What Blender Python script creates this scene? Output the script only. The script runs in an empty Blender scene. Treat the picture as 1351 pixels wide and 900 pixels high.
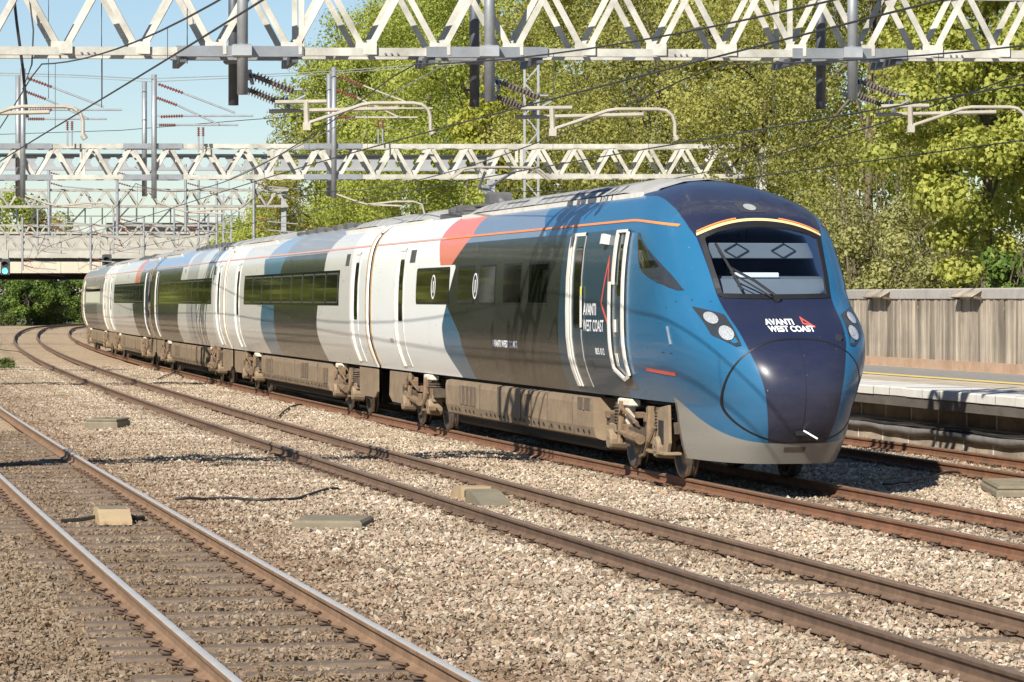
import bpy, bmesh, math, random
import numpy as np
from mathutils import Vector, Matrix

# ------------------------------------------------------------------ camera, sky, sun, exposure
scene = bpy.context.scene
COL = scene.collection
EYE = 2.46
cam_data = bpy.data.cameras.new("camera")
cam_data.sensor_width = 36.0
cam_data.lens = 36.0 * 4265.0 / 1351.0
cam_data.shift_y = -(450.0 - 395.8) / 1351.0
cam_data.clip_start = 0.5
cam_data.clip_end = 6000
cam = bpy.data.objects.new("camera", cam_data)
COL.objects.link(cam)
cam.location = (0, 0, EYE)
cam.rotation_euler = (math.pi / 2, 0, 0)
scene.camera = cam

SUN_DIR = Vector((0.62, 1.30, -1.0)).normalized()      # the way the light travels
sun_el = math.asin(-SUN_DIR.z)
world = bpy.data.worlds.new("World")
scene.world = world
world.use_nodes = True
wn = world.node_tree
for n in list(wn.nodes):
    wn.nodes.remove(n)
sky = wn.nodes.new("ShaderNodeTexSky")
sky.sky_type = 'NISHITA'
sky.sun_disc = False
sky.sun_elevation = sun_el
sky.sun_rotation = math.atan2(-SUN_DIR.x, -SUN_DIR.y)
sky.air_density = 1.0
sky.dust_density = 0.0
sky.ozone_density = 1.4
bg = wn.nodes.new("ShaderNodeBackground")
bg.inputs[1].default_value = 0.062
wo = wn.nodes.new("ShaderNodeOutputWorld")
tint = wn.nodes.new("ShaderNodeMix")
tint.data_type = 'RGBA'
tint.blend_type = 'MULTIPLY'
tint.inputs[0].default_value = 1.0
tint.inputs[7].default_value = (.86, .94, 1.09, 1)
wn.links.new(sky.outputs[0], tint.inputs[6])
wn.links.new(tint.outputs[2], bg.inputs[0])
wn.links.new(bg.outputs[0], wo.inputs[0])

sd = bpy.data.lights.new("sun", 'SUN')
sd.energy = 5.0
sd.angle = math.radians(0.5)
sd.color = (1.0, 0.94, 0.84)
sun = bpy.data.objects.new("sun", sd)
COL.objects.link(sun)
sun.rotation_euler = SUN_DIR.to_track_quat('-Z', 'Y').to_euler()
sun.location = (-30, -60, 60)

vs = scene.view_settings
vs.view_transform = 'Standard'
vs.look = 'None'
vs.gamma = 1.0
vs.use_curve_mapping = False
vs.exposure = 0.62
scene.cycles.max_bounces = 6
scene.cycles.transparent_max_bounces = 12

# ------------------------------------------------------------------ materials
def nodes_of(name):
    m = bpy.data.materials.new(name)
    m.use_nodes = True
    nt = m.node_tree
    return m, nt, nt.nodes["Principled BSDF"]

def N(nt, t, **kw):
    n = nt.nodes.new(t)
    for k, v in kw.items():
        setattr(n, k, v)
    return n

def ramp(nt, stops, interp='LINEAR'):
    r = N(nt, "ShaderNodeValToRGB")
    r.color_ramp.interpolation = interp
    e = r.color_ramp.elements
    while len(e) < len(stops):
        e.new(0.5)
    for el, (p, c) in zip(e, stops):
        el.position = p
        el.color = (c[0], c[1], c[2], 1)
    return r

def mixc(nt, fac, a, b, mode='MIX'):
    m = N(nt, "ShaderNodeMix", data_type='RGBA', blend_type=mode)
    for s, v in ((m.inputs[0], fac), (m.inputs[6], a), (m.inputs[7], b)):
        if hasattr(v, "links"):
            nt.links.new(v, s)
        elif isinstance(v, (int, float)):
            s.default_value = v
        else:
            s.default_value = (v[0], v[1], v[2], 1)
    return m.outputs[2]

def noise(nt, scale, detail=4, rough=.6, coord=None, stretch=None):
    n = N(nt, "ShaderNodeTexNoise")
    n.inputs["Scale"].default_value = scale
    n.inputs["Detail"].default_value = detail
    n.inputs["Roughness"].default_value = rough
    if coord is not None:
        if stretch:
            mp = N(nt, "ShaderNodeMapping")
            mp.inputs["Scale"].default_value = stretch
            nt.links.new(coord, mp.inputs[0])
            coord = mp.outputs[0]
        nt.links.new(coord, n.inputs["Vector"])
    return n

def mat(name, col, rough=.6, metal=0., var=.18, scale=6, dirt=None, dirt_amt=.5, dscale=3, bump=0, bscale=60, spec=.5, coat=0, objrand=0., stretch=None):
    m, nt, b = nodes_of(name)
    tc = N(nt, "ShaderNodeTexCoord")
    co = tc.outputs["Object"]
    lo = [c * (1 - var) for c in col]
    hi = [min(1, c * (1 + var)) for c in col]
    n1 = noise(nt, scale, 5, .65, co, stretch)
    r = ramp(nt, [(.3, lo), (.7, hi)])
    nt.links.new(n1.outputs[0], r.inputs[0])
    c = r.outputs[0]
    if dirt:
        n2 = noise(nt, dscale, 6, .7, co, stretch)
        r2 = ramp(nt, [(.45, (0, 0, 0)), (.75, (dirt_amt,) * 3)])
        nt.links.new(n2.outputs[0], r2.inputs[0])
        c = mixc(nt, r2.outputs[0], c, dirt)
    if objrand:
        oi = N(nt, "ShaderNodeObjectInfo")
        r3 = ramp(nt, [(0, (1 - objrand,) * 3), (1, (1 + objrand,) * 3)])
        nt.links.new(oi.outputs["Random"], r3.inputs[0])
        c = mixc(nt, 1.0, c, r3.outputs[0], 'MULTIPLY')
    nt.links.new(c, b.inputs["Base Color"])
    b.inputs["Roughness"].default_value = rough
    b.inputs["Metallic"].default_value = metal
    b.inputs["Specular IOR Level"].default_value = spec
    b.inputs["Coat Weight"].default_value = coat
    b.inputs["Coat Roughness"].default_value = .04
    if bump:
        nb = noise(nt, bscale, 6, .7, co, stretch)
        bp = N(nt, "ShaderNodeBump")
        bp.inputs["Strength"].default_value = bump
        bp.inputs["Distance"].default_value = .02
        nt.links.new(nb.outputs[0], bp.inputs["Height"])
        nt.links.new(bp.outputs[0], b.inputs["Normal"])
    return m

def leaf_mat(name, dark, mid, light, trans=.35):
    m, nt, b = nodes_of(name)
    at = N(nt, "ShaderNodeAttribute", attribute_name="rnd")
    r = ramp(nt, [(.05, dark), (.5, mid), (.95, light)])
    nt.links.new(at.outputs["Fac"], r.inputs[0])
    nt.links.new(r.outputs[0], b.inputs["Base Color"])
    b.inputs["Roughness"].default_value = .55
    b.inputs["Specular IOR Level"].default_value = .3
    t = N(nt, "ShaderNodeBsdfTranslucent")
    tcol = mixc(nt, 1.0, r.outputs[0], (1.15, 1.1, .6), 'MULTIPLY')
    nt.links.new(tcol, t.inputs[0])
    ms = N(nt, "ShaderNodeMixShader")
    ms.inputs[0].default_value = trans
    nt.links.new(b.outputs[0], ms.inputs[1])
    nt.links.new(t.outputs[0], ms.inputs[2])
    nt.links.new(ms.outputs[0], nt.nodes["Material Output"].inputs[0])
    return m

def stone_mat(name, brown):
    m, nt, b = nodes_of(name)
    at = N(nt, "ShaderNodeAttribute", attribute_name="rnd")
    g = N(nt, "ShaderNodeNewGeometry")
    r = ramp(nt, [(0, (.15, .115, .085)), (.14, (.30, .225, .155)), (.3, (.44, .33, .22)), (.45, (.44, .385, .285)), (.58, (.56, .375, .265)), (.7, (.37, .35, .28)), (.86, (.60, .50, .37)), (1, (.76, .69, .57))])
    nt.links.new(at.outputs["Fac"], r.inputs[0])
    big = noise(nt, .42, 6, .72, g.outputs["Position"])
    br = ramp(nt, [(.44, (0, 0, 0)), (.60, (1, 1, 1))])
    nt.links.new(big.outputs[0], br.inputs[0])
    f = N(nt, "ShaderNodeMath", operation='MULTIPLY')
    nt.links.new(br.outputs[0], f.inputs[0])
    f.inputs[1].default_value = .62 + .38 * brown
    c = mixc(nt, f.outputs[0], r.outputs[0], mixc(nt, .65, r.outputs[0], (.19, .13, .08)))
    pale = noise(nt, .9, 5, .7, g.outputs["Position"])
    pr_ = ramp(nt, [(.5, (0, 0, 0)), (.68, (.28, .28, .28))])
    nt.links.new(pale.outputs[0], pr_.inputs[0])
    c = mixc(nt, pr_.outputs[0], c, (.66, .54, .42))
    if brown:
        c = mixc(nt, .68 * brown, c, (.165, .115, .07))
    ru = N(nt, "ShaderNodeAttribute", attribute_name="rust")
    c = mixc(nt, ru.outputs["Fac"], c, (.15, .085, .045))
    fine = noise(nt, 60, 3, .7, g.outputs["Position"])
    fr = ramp(nt, [(.3, (.72, .72, .72)), (.7, (1.15, 1.15, 1.15))])
    nt.links.new(fine.outputs[0], fr.inputs[0])
    c = mixc(nt, 1.0, c, fr.outputs[0], 'MULTIPLY')
    nt.links.new(c, b.inputs["Base Color"])
    b.inputs["Roughness"].default_value = .85
    b.inputs["Specular IOR Level"].default_value = .25
    return m

def bed_mat():
    m, nt, b = nodes_of("ballast_bed")
    g = N(nt, "ShaderNodeNewGeometry")
    v = N(nt, "ShaderNodeTexVoronoi")
    v.inputs["Scale"].default_value = 13
    nt.links.new(g.outputs["Position"], v.inputs["Vector"])
    sx = N(nt, "ShaderNodeSeparateColor")
    nt.links.new(v.outputs["Color"], sx.inputs[0])
    r = ramp(nt, [(0, (.42, .30, .19)), (.3, (.54, .40, .25)), (.55, (.62, .45, .29)), (.8, (.58, .475, .33)), (1, (.72, .60, .43))])
    nt.links.new(sx.outputs[0], r.inputs[0])
    dr = ramp(nt, [(.25, (1, 1, 1)), (.75, (.62, .6, .57))])
    nt.links.new(v.outputs["Distance"], dr.inputs[0])
    c = mixc(nt, 1.0, r.outputs[0], dr.outputs[0], 'MULTIPLY')
    big = noise(nt, .35, 5, .65, g.outputs["Position"])
    br = ramp(nt, [(.4, (0, 0, 0)), (.68, (.55, .55, .55))])
    nt.links.new(big.outputs[0], br.inputs[0])
    c = mixc(nt, br.outputs[0], c, (.26, .20, .135))
    nt.links.new(c, b.inputs["Base Color"])
    b.inputs["Roughness"].default_value = .9
    b.inputs["Specular IOR Level"].default_value = .2
    bp = N(nt, "ShaderNodeBump", invert=True)
    bp.inputs["Strength"].default_value = .9
    bp.inputs["Distance"].default_value = .05
    nt.links.new(v.outputs["Distance"], bp.inputs["Height"])
    nt.links.new(bp.outputs[0], b.inputs["Normal"])
    return m

def glass_mat(name, tint, rough=.02):
    m, nt, b = nodes_of(name)
    tr = N(nt, "ShaderNodeBsdfTransparent")
    tr.inputs[0].default_value = (*tint, 1)
    gl = N(nt, "ShaderNodeBsdfGlossy")
    gl.inputs["Roughness"].default_value = rough
    fr = N(nt, "ShaderNodeFresnel")
    fr.inputs[0].default_value = 1.28
    ms = N(nt, "ShaderNodeMixShader")
    nt.links.new(fr.outputs[0], ms.inputs[0])
    nt.links.new(tr.outputs[0], ms.inputs[1])
    nt.links.new(gl.outputs[0], ms.inputs[2])
    nt.links.new(ms.outputs[0], nt.nodes["Material Output"].inputs[0])
    return m

def livery_mat(name, base, layers, dust=.55, gloss=.38):
    """glossy paint; each layer is a vertex attribute holding a signed distance to the edge of a painted field"""
    m, nt, b = nodes_of(name)
    c = base
    for attr, col in layers:
        at = N(nt, "ShaderNodeAttribute", attribute_name=attr)
        mr = N(nt, "ShaderNodeMapRange")
        mr.inputs["From Min"].default_value = -.004
        mr.inputs["From Max"].default_value = .004
        nt.links.new(at.outputs["Fac"], mr.inputs[0])
        c = mixc(nt, mr.outputs[0], c, col)
    tc = N(nt, "ShaderNodeTexCoord")
    # road film: thin brown dust, streaked along the side, heaviest by the sill
    n1 = noise(nt, 1.6, 6, .7, tc.outputs["Object"], (.5, 1, 2.5))
    sp = N(nt, "ShaderNodeSeparateXYZ")
    nt.links.new(tc.outputs["Object"], sp.inputs[0])
    zr = N(nt, "ShaderNodeMapRange")
    zr.inputs["From Min"].default_value = 1.9
    zr.inputs["From Max"].default_value = 1.0
    zr.inputs["To Min"].default_value = .06
    zr.inputs["To Max"].default_value = dust
    nt.links.new(sp.outputs[2], zr.inputs[0])
    mu = N(nt, "ShaderNodeMath", operation='MULTIPLY')
    nt.links.new(n1.outputs[0], mu.inputs[0])
    nt.links.new(zr.outputs[0], mu.inputs[1])
    c = mixc(nt, mu.outputs[0], c, (.30, .24, .17))
    # insect and stone spatter
    sn = noise(nt, 26, 2, .6, tc.outputs["Object"])
    sr = ramp(nt, [(.735, (0, 0, 0)), (.76, (.4, .4, .4))])
    nt.links.new(sn.outputs[0], sr.inputs[0])
    c = mixc(nt, sr.outputs[0], c, (.45, .40, .33))
    nt.links.new(c, b.inputs["Base Color"])
    rr = N(nt, "ShaderNodeMapRange")
    rr.inputs["To Min"].default_value = .2
    rr.inputs["To Max"].default_value = .4
    nt.links.new(n1.outputs[0], rr.inputs[0])
    nt.links.new(rr.outputs[0], b.inputs["Roughness"])
    b.inputs["Coat Weight"].default_value = gloss
    b.inputs["Specular IOR Level"].default_value = gloss * .9
    b.inputs["Coat Roughness"].default_value = .07
    nb = noise(nt, .9, 2, .5, tc.outputs["Object"])
    bp = N(nt, "ShaderNodeBump")
    bp.inputs["Strength"].default_value = .12
    bp.inputs["Distance"].default_value = .01
    nt.links.new(nb.outputs[0], bp.inputs["Height"])
    nt.links.new(bp.outputs[0], b.inputs["Normal"])
    nt.links.new(bp.outputs[0], b.inputs["Coat Normal"])
    return m

MT = {}
MT['rust'] = mat("rail_rust", (.20, .098, .055), .75, 0, .25, 5, (.11, .07, .05), .6, 2, .2, 90, .3)
MT['rustB'] = mat("rail_brown", (.17, .108, .07), .7, 0, .25, 5, (.10, .07, .05), .6, 2, .2, 90, .3)
MT['rustA'] = mat("rail_tan", (.24, .15, .09), .75, 0, .22, 5, (.14, .09, .06), .6, 2, .2, 90, .3)
MT['head'] = mat("rail_head_polished", (.58, .55, .50), .42, .3, .1, 3)
MT['headB'] = mat("rail_head_dull", (.24, .165, .11), .5, .25, .2, 4, spec=.4)
MT['sleeper'] = mat("sleeper_concrete", (.17, .125, .088), .85, 0, .3, 7, (.18, .13, .09), .8, 2, .5, 40, stretch=(1, 6, 1))
MT['clip'] = mat("clip_steel", (.15, .10, .068), .6, .3, .3, 8)
MT['bed'] = bed_mat()
MT['stone'] = stone_mat("ballast_stone", 0.0)
MT['stoneA'] = stone_mat("ballast_stone_brown", 1.0)
MT['stoneM'] = stone_mat("ballast_stone_soiled", .15)
MT['earth'] = mat("earth", (.13, .13, .06), .95, 0, .4, .5, (.10, .07, .04), .8, .2, .5, 3)
MT['asphalt'] = mat("platform_asphalt", (.24, .23, .21), .9, 0, .2, 6, (.32, .29, .24), .5, .7, .3, 80)
MT['paving'] = mat("platform_paving", (.52, .44, .33), .9, 0, .12, 4, (.38, .31, .23), .5, .8, .2, 60)
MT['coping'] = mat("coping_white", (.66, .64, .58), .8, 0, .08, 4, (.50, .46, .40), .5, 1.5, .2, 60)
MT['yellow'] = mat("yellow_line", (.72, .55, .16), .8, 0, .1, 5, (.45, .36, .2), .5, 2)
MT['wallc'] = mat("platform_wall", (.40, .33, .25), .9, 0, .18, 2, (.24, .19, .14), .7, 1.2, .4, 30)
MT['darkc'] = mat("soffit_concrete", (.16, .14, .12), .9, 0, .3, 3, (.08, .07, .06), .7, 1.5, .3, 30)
MT['kerb'] = mat("brick_kerb", (.40, .26, .17), .9, 0, .2, 3, (.46, .38, .28), .6, 1, .3, 30)
MT['board'] = mat("weathered_board", (.36, .305, .235), .85, 0, .3, 5, (.16, .13, .10), .8, 2.5, .4, 40, objrand=.36, stretch=(6, 6, .7))
MT['railw'] = mat("weathered_rail", (.40, .37, .34), .85, 0, .2, 4, (.26, .24, .21), .6, 2, .3, 40, objrand=.12)
MT['cream'] = mat("gantry_cream", (.56, .545, .48), .6, 0, .14, 2, (.30, .275, .22), .7, 2.2, spec=.4)
MT['creamd'] = mat("gantry_weathered", (.36, .35, .31), .7, 0, .2, 1.5, (.18, .17, .15), .7, 1.2)
MT['galv'] = mat("galvanised", (.34, .355, .37), .5, .5, .15, 4, (.25, .25, .25), .5, 3)
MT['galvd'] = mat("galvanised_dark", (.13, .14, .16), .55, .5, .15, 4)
MT['insul'] = mat("insulator_brown", (.17, .135, .115), .3, 0, .2, 6, coat=.4)
MT['insulr'] = mat("insulator_red", (.20, .06, .05), .35, 0, .2, 6, coat=.3)
MT['arm'] = mat("registration_tube", (.42, .385, .32), .6, .2, .15, 5, (.34, .28, .2), .5, 3)
MT['wire'] = mat("wire_dark", (.05, .05, .05), .5, .3, .2, 2)
MT['wirel'] = mat("wire_light", (.30, .32, .30), .5, .4, .2, 2)
MT['dirt'] = mat("underframe_dirt", (.25, .185, .12), .85, 0, .2, 3, (.20, .15, .10), .7, 4, .3, 30, .3)
MT['dirtb'] = mat("bogie_dirt", (.20, .135, .082), .85, 0, .3, 7, (.13, .09, .06), .8, 6, .4, 40, .3)
MT['black'] = mat("underframe_black", (.018, .016, .015), .8, 0, .3, 5)
MT['steel'] = mat("wheel_steel", (.16, .13, .11), .4, .6, .25, 6, (.10, .07, .05), .6, 3)
MT['rim'] = mat("wheel_tread", (.35, .34, .33), .25, .9, .1, 5)
MT['bracket'] = mat("bracket_cream", (.72, .66, .54), .7, 0, .1, 6, (.45, .36, .24), .6, 8)
MT['grille'] = mat("grille", (.12, .095, .07), .8, 0, .3, 10)
MT['roofg'] = mat("roof_grey", (.40, .395, .37), .6, 0, .12, 3, (.26, .25, .22), .7, 2, spec=.4)
MT['roofd'] = mat("roof_dark", (.10, .10, .10), .6, 0, .2, 4)
MT['white'] = mat("trim_white", (.76, .73, .66), .45, 0, .06, 3, (.52, .44, .32), .5, 2.5)
MT['letter'] = mat("lettering_white", (.85, .85, .85), .5, 0, .03, 3)
MT['red'] = mat("mark_red", (.66, .11, .08), .45, 0, .06, 3)
MT['amber'] = mat("mark_yellow", (.80, .60, .26), .45, 0, .06, 3)
MT['yg'] = mat("mark_yellowgreen", (.66, .66, .12), .5, 0, .06, 3)
MT['pink'] = mat("mark_salmon", (.66, .36, .28), .45, 0, .06, 3)
MT['orange'] = mat("mark_orange", (.75, .25, .07), .45, 0, .06, 3)
MT['wglass'] = mat("window_glass", (.013, .014, .010), .05, 0, .3, 3, spec=.5, coat=0)
MT['wframe'] = mat("window_gasket", (.075, .076, .065), .5, 0, .2, 5)
MT['wsglass'] = glass_mat("windscreen_glass", (.78, .84, .90))
MT['bellow'] = mat("gangway_rubber", (.05, .045, .04), .8, 0, .3, 6, (.25, .14, .06), .7, 4)
MT['tan'] = mat("end_trim_tan", (.45, .30, .15), .7, 0, .2, 3, (.16, .09, .05), .8, 4)
MT['cabin'] = mat("cab_lining", (.17, .195, .22), .7, 0, .05, 3)
MT['cabdk'] = mat("cab_dark", (.02, .025, .04), .7, 0, .2, 3)
MT['lampw'] = mat("lamp_lens", (.66, .67, .66), .18, .5, .45, 55, coat=.6)
MT['lampb'] = mat("lamp_backing", (.035, .04, .048), .25, 0, .2, 4, spec=.3)
MT['blk'] = mat("rubber_black", (.012, .012, .013), .5, 0, .2, 5)
MT['bark'] = mat("bark", (.13, .10, .07), .95, 0, .35, 8, (.22, .20, .15), .6, 3, .8, 25)
MT['concrete'] = mat("concrete", (.47, .43, .36), .9, 0, .12, 3, (.30, .26, .2), .6, 1.5, .3, 40)
MT['conc2'] = mat("trough_concrete", (.20, .17, .115), .9, 0, .18, 5, (.22, .19, .12), .6, 3, .4, 40)
MT['wood'] = mat("ramp_timber", (.42, .31, .18), .85, 0, .2, 6, (.24, .17, .1), .6, 3, .4, 30)
MT['bridge'] = mat("bridge_concrete", (.38, .365, .32), .9, 0, .15, .6, (.30, .27, .22), .6, .35, .2, 8)
MT['bridgeb'] = mat("bridge_beam", (.50, .45, .35), .8, 0, .1, .6, (.42, .36, .27), .5, .5)
MT['girder'] = mat("girder_grey", (.36, .37, .38), .6, .2, .1, 1.5, (.22, .22, .22), .5, 1)
MT['darksteel'] = mat("dark_steel", (.05, .055, .06), .6, .3, .2, 2)
MT['cable'] = mat("cable_black", (.025, .023, .02), .6, 0, .2, 5)
MT['bag'] = mat("grey_sheet", (.17, .16, .15), .7, 0, .3, 4, (.12, .11, .1), .6, 3, .4, 30)
def stain(m, stretch, lo, hi):
    nt = m.node_tree
    b = nt.nodes["Principled BSDF"]
    src = b.inputs["Base Color"].links[0].from_socket
    g = N(nt, "ShaderNodeNewGeometry")
    n = noise(nt, 1.0, 5, .7, g.outputs["Position"], stretch)
    r = ramp(nt, [(.34, (lo,) * 3), (.66, (hi,) * 3)])
    nt.links.new(n.outputs[0], r.inputs[0])
    nt.links.new(mixc(nt, 1.0, src, r.outputs[0], 'MULTIPLY'), b.inputs["Base Color"])
stain(MT['board'], (1.6, 1.6, .35), .55, 1.3)
stain(MT['wallc'], (.7, .7, 1.5), .55, 1.15)
stain(MT['paving'], (.6, .6, 1), .8, 1.1)
stain(MT['cream'], (1.5, 1.5, 1.5), .72, 1.08)
MT['dirtd'] = mat("gear_dark", (.10, .072, .05), .7, 0, .35, 9, (.05, .04, .03), .7, 5, .3, 40)
m_, nt_, b_ = nodes_of("signal_green")
b_.inputs["Emission Color"].default_value = (.1, 1, .75, 1)
b_.inputs["Emission Strength"].default_value = 2.2
b_.inputs["Base Color"].default_value = (.05, .5, .4, 1)
MT['green'] = m_

# ------------------------------------------------------------------ object helpers
def tag(o, label=None, cat=None, group=None, kind=None):
    for k, v in (("label", label), ("category", cat), ("group", group), ("kind", kind)):
        if v:
            o[k] = v
    return o

def empty(name, loc=(0, 0, 0), rz=0, parent=None, ry=0):
    o = bpy.data.objects.new(name, None)
    COL.objects.link(o)
    o.location = loc
    o.rotation_euler = (0, ry, rz)
    o.empty_display_size = .2
    if parent:
        o.parent = parent
    return o

def link(name, me, m, parent=None, loc=None, rz=None):
    o = bpy.data.objects.new(name, me)
    if m is not None and not me.materials:
        me.materials.append(m)
    COL.objects.link(o)
    if parent:
        o.parent = parent
    if loc is not None:
        o.location = loc
    if rz is not None:
        o.rotation_euler = (0, 0, rz)
    return o

def fast_mesh(name, verts, faces, attrs=None, smooth=False):
    verts = np.asarray(verts, dtype=np.float32).reshape(-1, 3)
    faces = np.asarray(faces, dtype=np.int32)
    me = bpy.data.meshes.new(name)
    nf, k = faces.shape
    me.vertices.add(len(verts))
    me.vertices.foreach_set("co", verts.ravel())
    me.loops.add(nf * k)
    me.loops.foreach_set("vertex_index", faces.ravel())
    me.polygons.add(nf)
    me.polygons.foreach_set("loop_start", np.arange(0, nf * k, k, dtype=np.int32))
    try:
        me.polygons.foreach_set("loop_total", np.full(nf, k, dtype=np.int32))
    except Exception:
        pass
    me.polygons.foreach_set("use_smooth", np.full(nf, smooth, dtype=bool))
    for an, av in (attrs or {}).items():
        a = me.attributes.new(an, 'FLOAT', 'POINT')
        a.data.foreach_set("value", np.asarray(av, dtype=np.float32))
    me.update(calc_edges=True)
    return me

class MB:
    def __init__(s):
        s.v = []
        s.f = []
    def add(s, vs_, fs_):
        o = len(s.v)
        s.v += [tuple(p) for p in vs_]
        s.f += [tuple(i + o for i in f) for f in fs_]
        return s
    def box(s, x0, x1, y0, y1, z0, z1, bev=0):
        x0, x1 = min(x0, x1), max(x0, x1)
        y0, y1 = min(y0, y1), max(y0, y1)
        z0, z1 = min(z0, z1), max(z0, z1)
        if bev <= 0:
            return s.add([(x0, y0, z0), (x1, y0, z0), (x1, y1, z0), (x0, y1, z0), (x0, y0, z1), (x1, y0, z1), (x1, y1, z1), (x0, y1, z1)],
                         [(0, 3, 2, 1), (4, 5, 6, 7), (0, 1, 5, 4), (1, 2, 6, 5), (2, 3, 7, 6), (3, 0, 4, 7)])
        b = min(bev, (x1 - x0) / 2.2, (y1 - y0) / 2.2, (z1 - z0) / 2.2)
        rings = []
        for z, i in ((z0, b), (z0 + b, 0), (z1 - b, 0), (z1, b)):
            rings.append([(x0 + i, y0 + i, z), (x1 - i, y0 + i, z), (x1 - i, y1 - i, z), (x0 + i, y1 - i, z)])
        vs_ = [p for r in rings for p in r]
        fs_ = [(3, 2, 1, 0), (12, 13, 14, 15)]
        for r in range(3):
            for k in range(4):
                fs_.append((r * 4 + k, r * 4 + (k + 1) % 4, r * 4 + 4 + (k + 1) % 4, r * 4 + 4 + k))
        return s.add(vs_, fs_)
    def tube(s, pts, r, n=8, cap=True):
        pts = [Vector(p) for p in pts]
        rs = r if isinstance(r, (list, tuple)) else [r] * len(pts)
        vs_, fs_ = [], []
        for i, p in enumerate(pts):
            d = (pts[min(i + 1, len(pts) - 1)] - pts[max(i - 1, 0)])
            if d.length < 1e-9:
                d = Vector((0, 0, 1))
            d.normalize()
            a = Vector((0, 0, 1)) if abs(d.z) < .9 else Vector((1, 0, 0))
            x = d.cross(a).normalized()
            y = d.cross(x).normalized()
            for k in range(n):
                t = 2 * math.pi * (k + .5) / n
                vs_.append(p + x * (math.cos(t) * rs[i]) + y * (math.sin(t) * rs[i]))
        for i in range(len(pts) - 1):
            for k in range(n):
                fs_.append((i * n + k, i * n + (k + 1) % n, (i + 1) * n + (k + 1) % n, (i + 1) * n + k))
        if cap:
            fs_.append(tuple(range(n - 1, -1, -1)))
            fs_.append(tuple((len(pts) - 1) * n + k for k in range(n)))
        return s.add(vs_, fs_)
    def bar(s, a, b, w, h=None):
        h = h or w
        a, b = Vector(a), Vector(b)
        d = (b - a).normalized()
        up = Vector((0, 1, 0)) if abs(d.y) < .9 else Vector((0, 0, 1))
        x = d.cross(up).normalized() * (w / 2)
        y = d.cross(x).normalized() * (h / 2)
        vs_ = [a - x - y, a + x - y, a + x + y, a - x + y, b - x - y, b + x - y, b + x + y, b - x + y]
        return s.add(vs_, [(0, 3, 2, 1), (4, 5, 6, 7), (0, 1, 5, 4), (1, 2, 6, 5), (2, 3, 7, 6), (3, 0, 4, 7)])
    def prism(s, poly, axis, a, b):
        """poly in the two other axes, extruded along axis from a to b"""
        n = len(poly)
        def P(q, t):
            return {'x': (t, q[0], q[1]), 'y': (q[0], t, q[1]), 'z': (q[0], q[1], t)}[axis]
        vs_ = [P(q, a) for q in poly] + [P(q, b) for q in poly]
        fs_ = [tuple(range(n - 1, -1, -1)), tuple(range(n, 2 * n))]
        fs_ += [(i, (i + 1) % n, n + (i + 1) % n, n + i) for i in range(n)]
        return s.add(vs_, fs_)
    def lathe(s, prof, c, axis='y', n=20):
        """prof: (radius, along)"""
        vs_, fs_ = [], []
        for (r, t) in prof:
            for k in range(n):
                a = 2 * math.pi * k / n
                q = (math.cos(a) * r, math.sin(a) * r)
                p = {'y': (q[0], t, q[1]), 'x': (t, q[0], q[1]), 'z': (q[0], q[1], t)}[axis]
                vs_.append((p[0] + c[0], p[1] + c[1], p[2] + c[2]))
        for i in range(len(prof) - 1):
            for k in range(n):
                fs_.append((i * n + k, i * n + (k + 1) % n, (i + 1) * n + (k + 1) % n, (i + 1) * n + k))
        return s.add(vs_, fs_)
    def grid(s, rows):
        m = len(rows[0])
        vs_ = [p for r in rows for p in r]
        fs_ = [(i * m + j, i * m + j + 1, (i + 1) * m + j + 1, (i + 1) * m + j) for i in range(len(rows) - 1) for j in range(m - 1)]
        return s.add(vs_, fs_)
    def mesh(s, name, smooth=False, recalc=True):
        me = bpy.data.meshes.new(name)
        me.from_pydata(s.v, [], s.f)
        if recalc:
            bm = bmesh.new()
            bm.from_mesh(me)
            bmesh.ops.recalc_face_normals(bm, faces=bm.faces)
            bm.to_mesh(me)
            bm.free()
        if smooth:
            me.polygons.foreach_set("use_smooth", [True] * len(me.polygons))
        me.update()
        return me
    def build(s, name, m, parent=None, smooth=False, loc=None, rz=None, recalc=True):
        return link(name, s.mesh(name, smooth, recalc), MT[m] if isinstance(m, str) else m, parent, loc, rz)

# ------------------------------------------------------------------ the lines of the four tracks
TP = {'A': (-7.411, -10.7585, .430, .0043), 'B': (-2.1587, -10.7004, .4576, .00433),
      'C': (2.0393, -10.8284, .4309, .01364), 'D': (7.1313, -10.4851, .4309, .01364)}

def tx(k, y):
    a, b, c, d = TP[k]
    t = (y - 50) / 50
    return a + b * t + c * t * t + d * t ** 3 + .0012 * max(0., y - 285) ** 2

def tsl(k, y):
    a, b, c, d = TP[k]
    t = (y - 50) / 50
    return (b + 2 * c * t + 3 * d * t * t) / 50 + .0024 * max(0., y - 285)

def tp(k, y, off=0., z=0.):
    """point at depth station y of track k, moved off metres square to the track (positive: towards the platform)"""
    s = tsl(k, y)
    n = math.hypot(1, s)
    return (tx(k, y) + off / n, y - off * s / n, z)

def px(x, y, Y):
    """a point at depth Y on the sight line used while measuring the place"""
    return ((x - 675.5) / 4265.0 * Y, Y, EYE - (y - 395.8) / 4265.0 * Y)

def stations(y0, y1, near=1.0, far=8.0):
    ys = [y0]
    while ys[-1] < y1:
        ys.append(min(y1, ys[-1] + (near if ys[-1] < 70 else near + (far - near) * min(1, (ys[-1] - 70) / 100))))
    return ys

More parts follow.
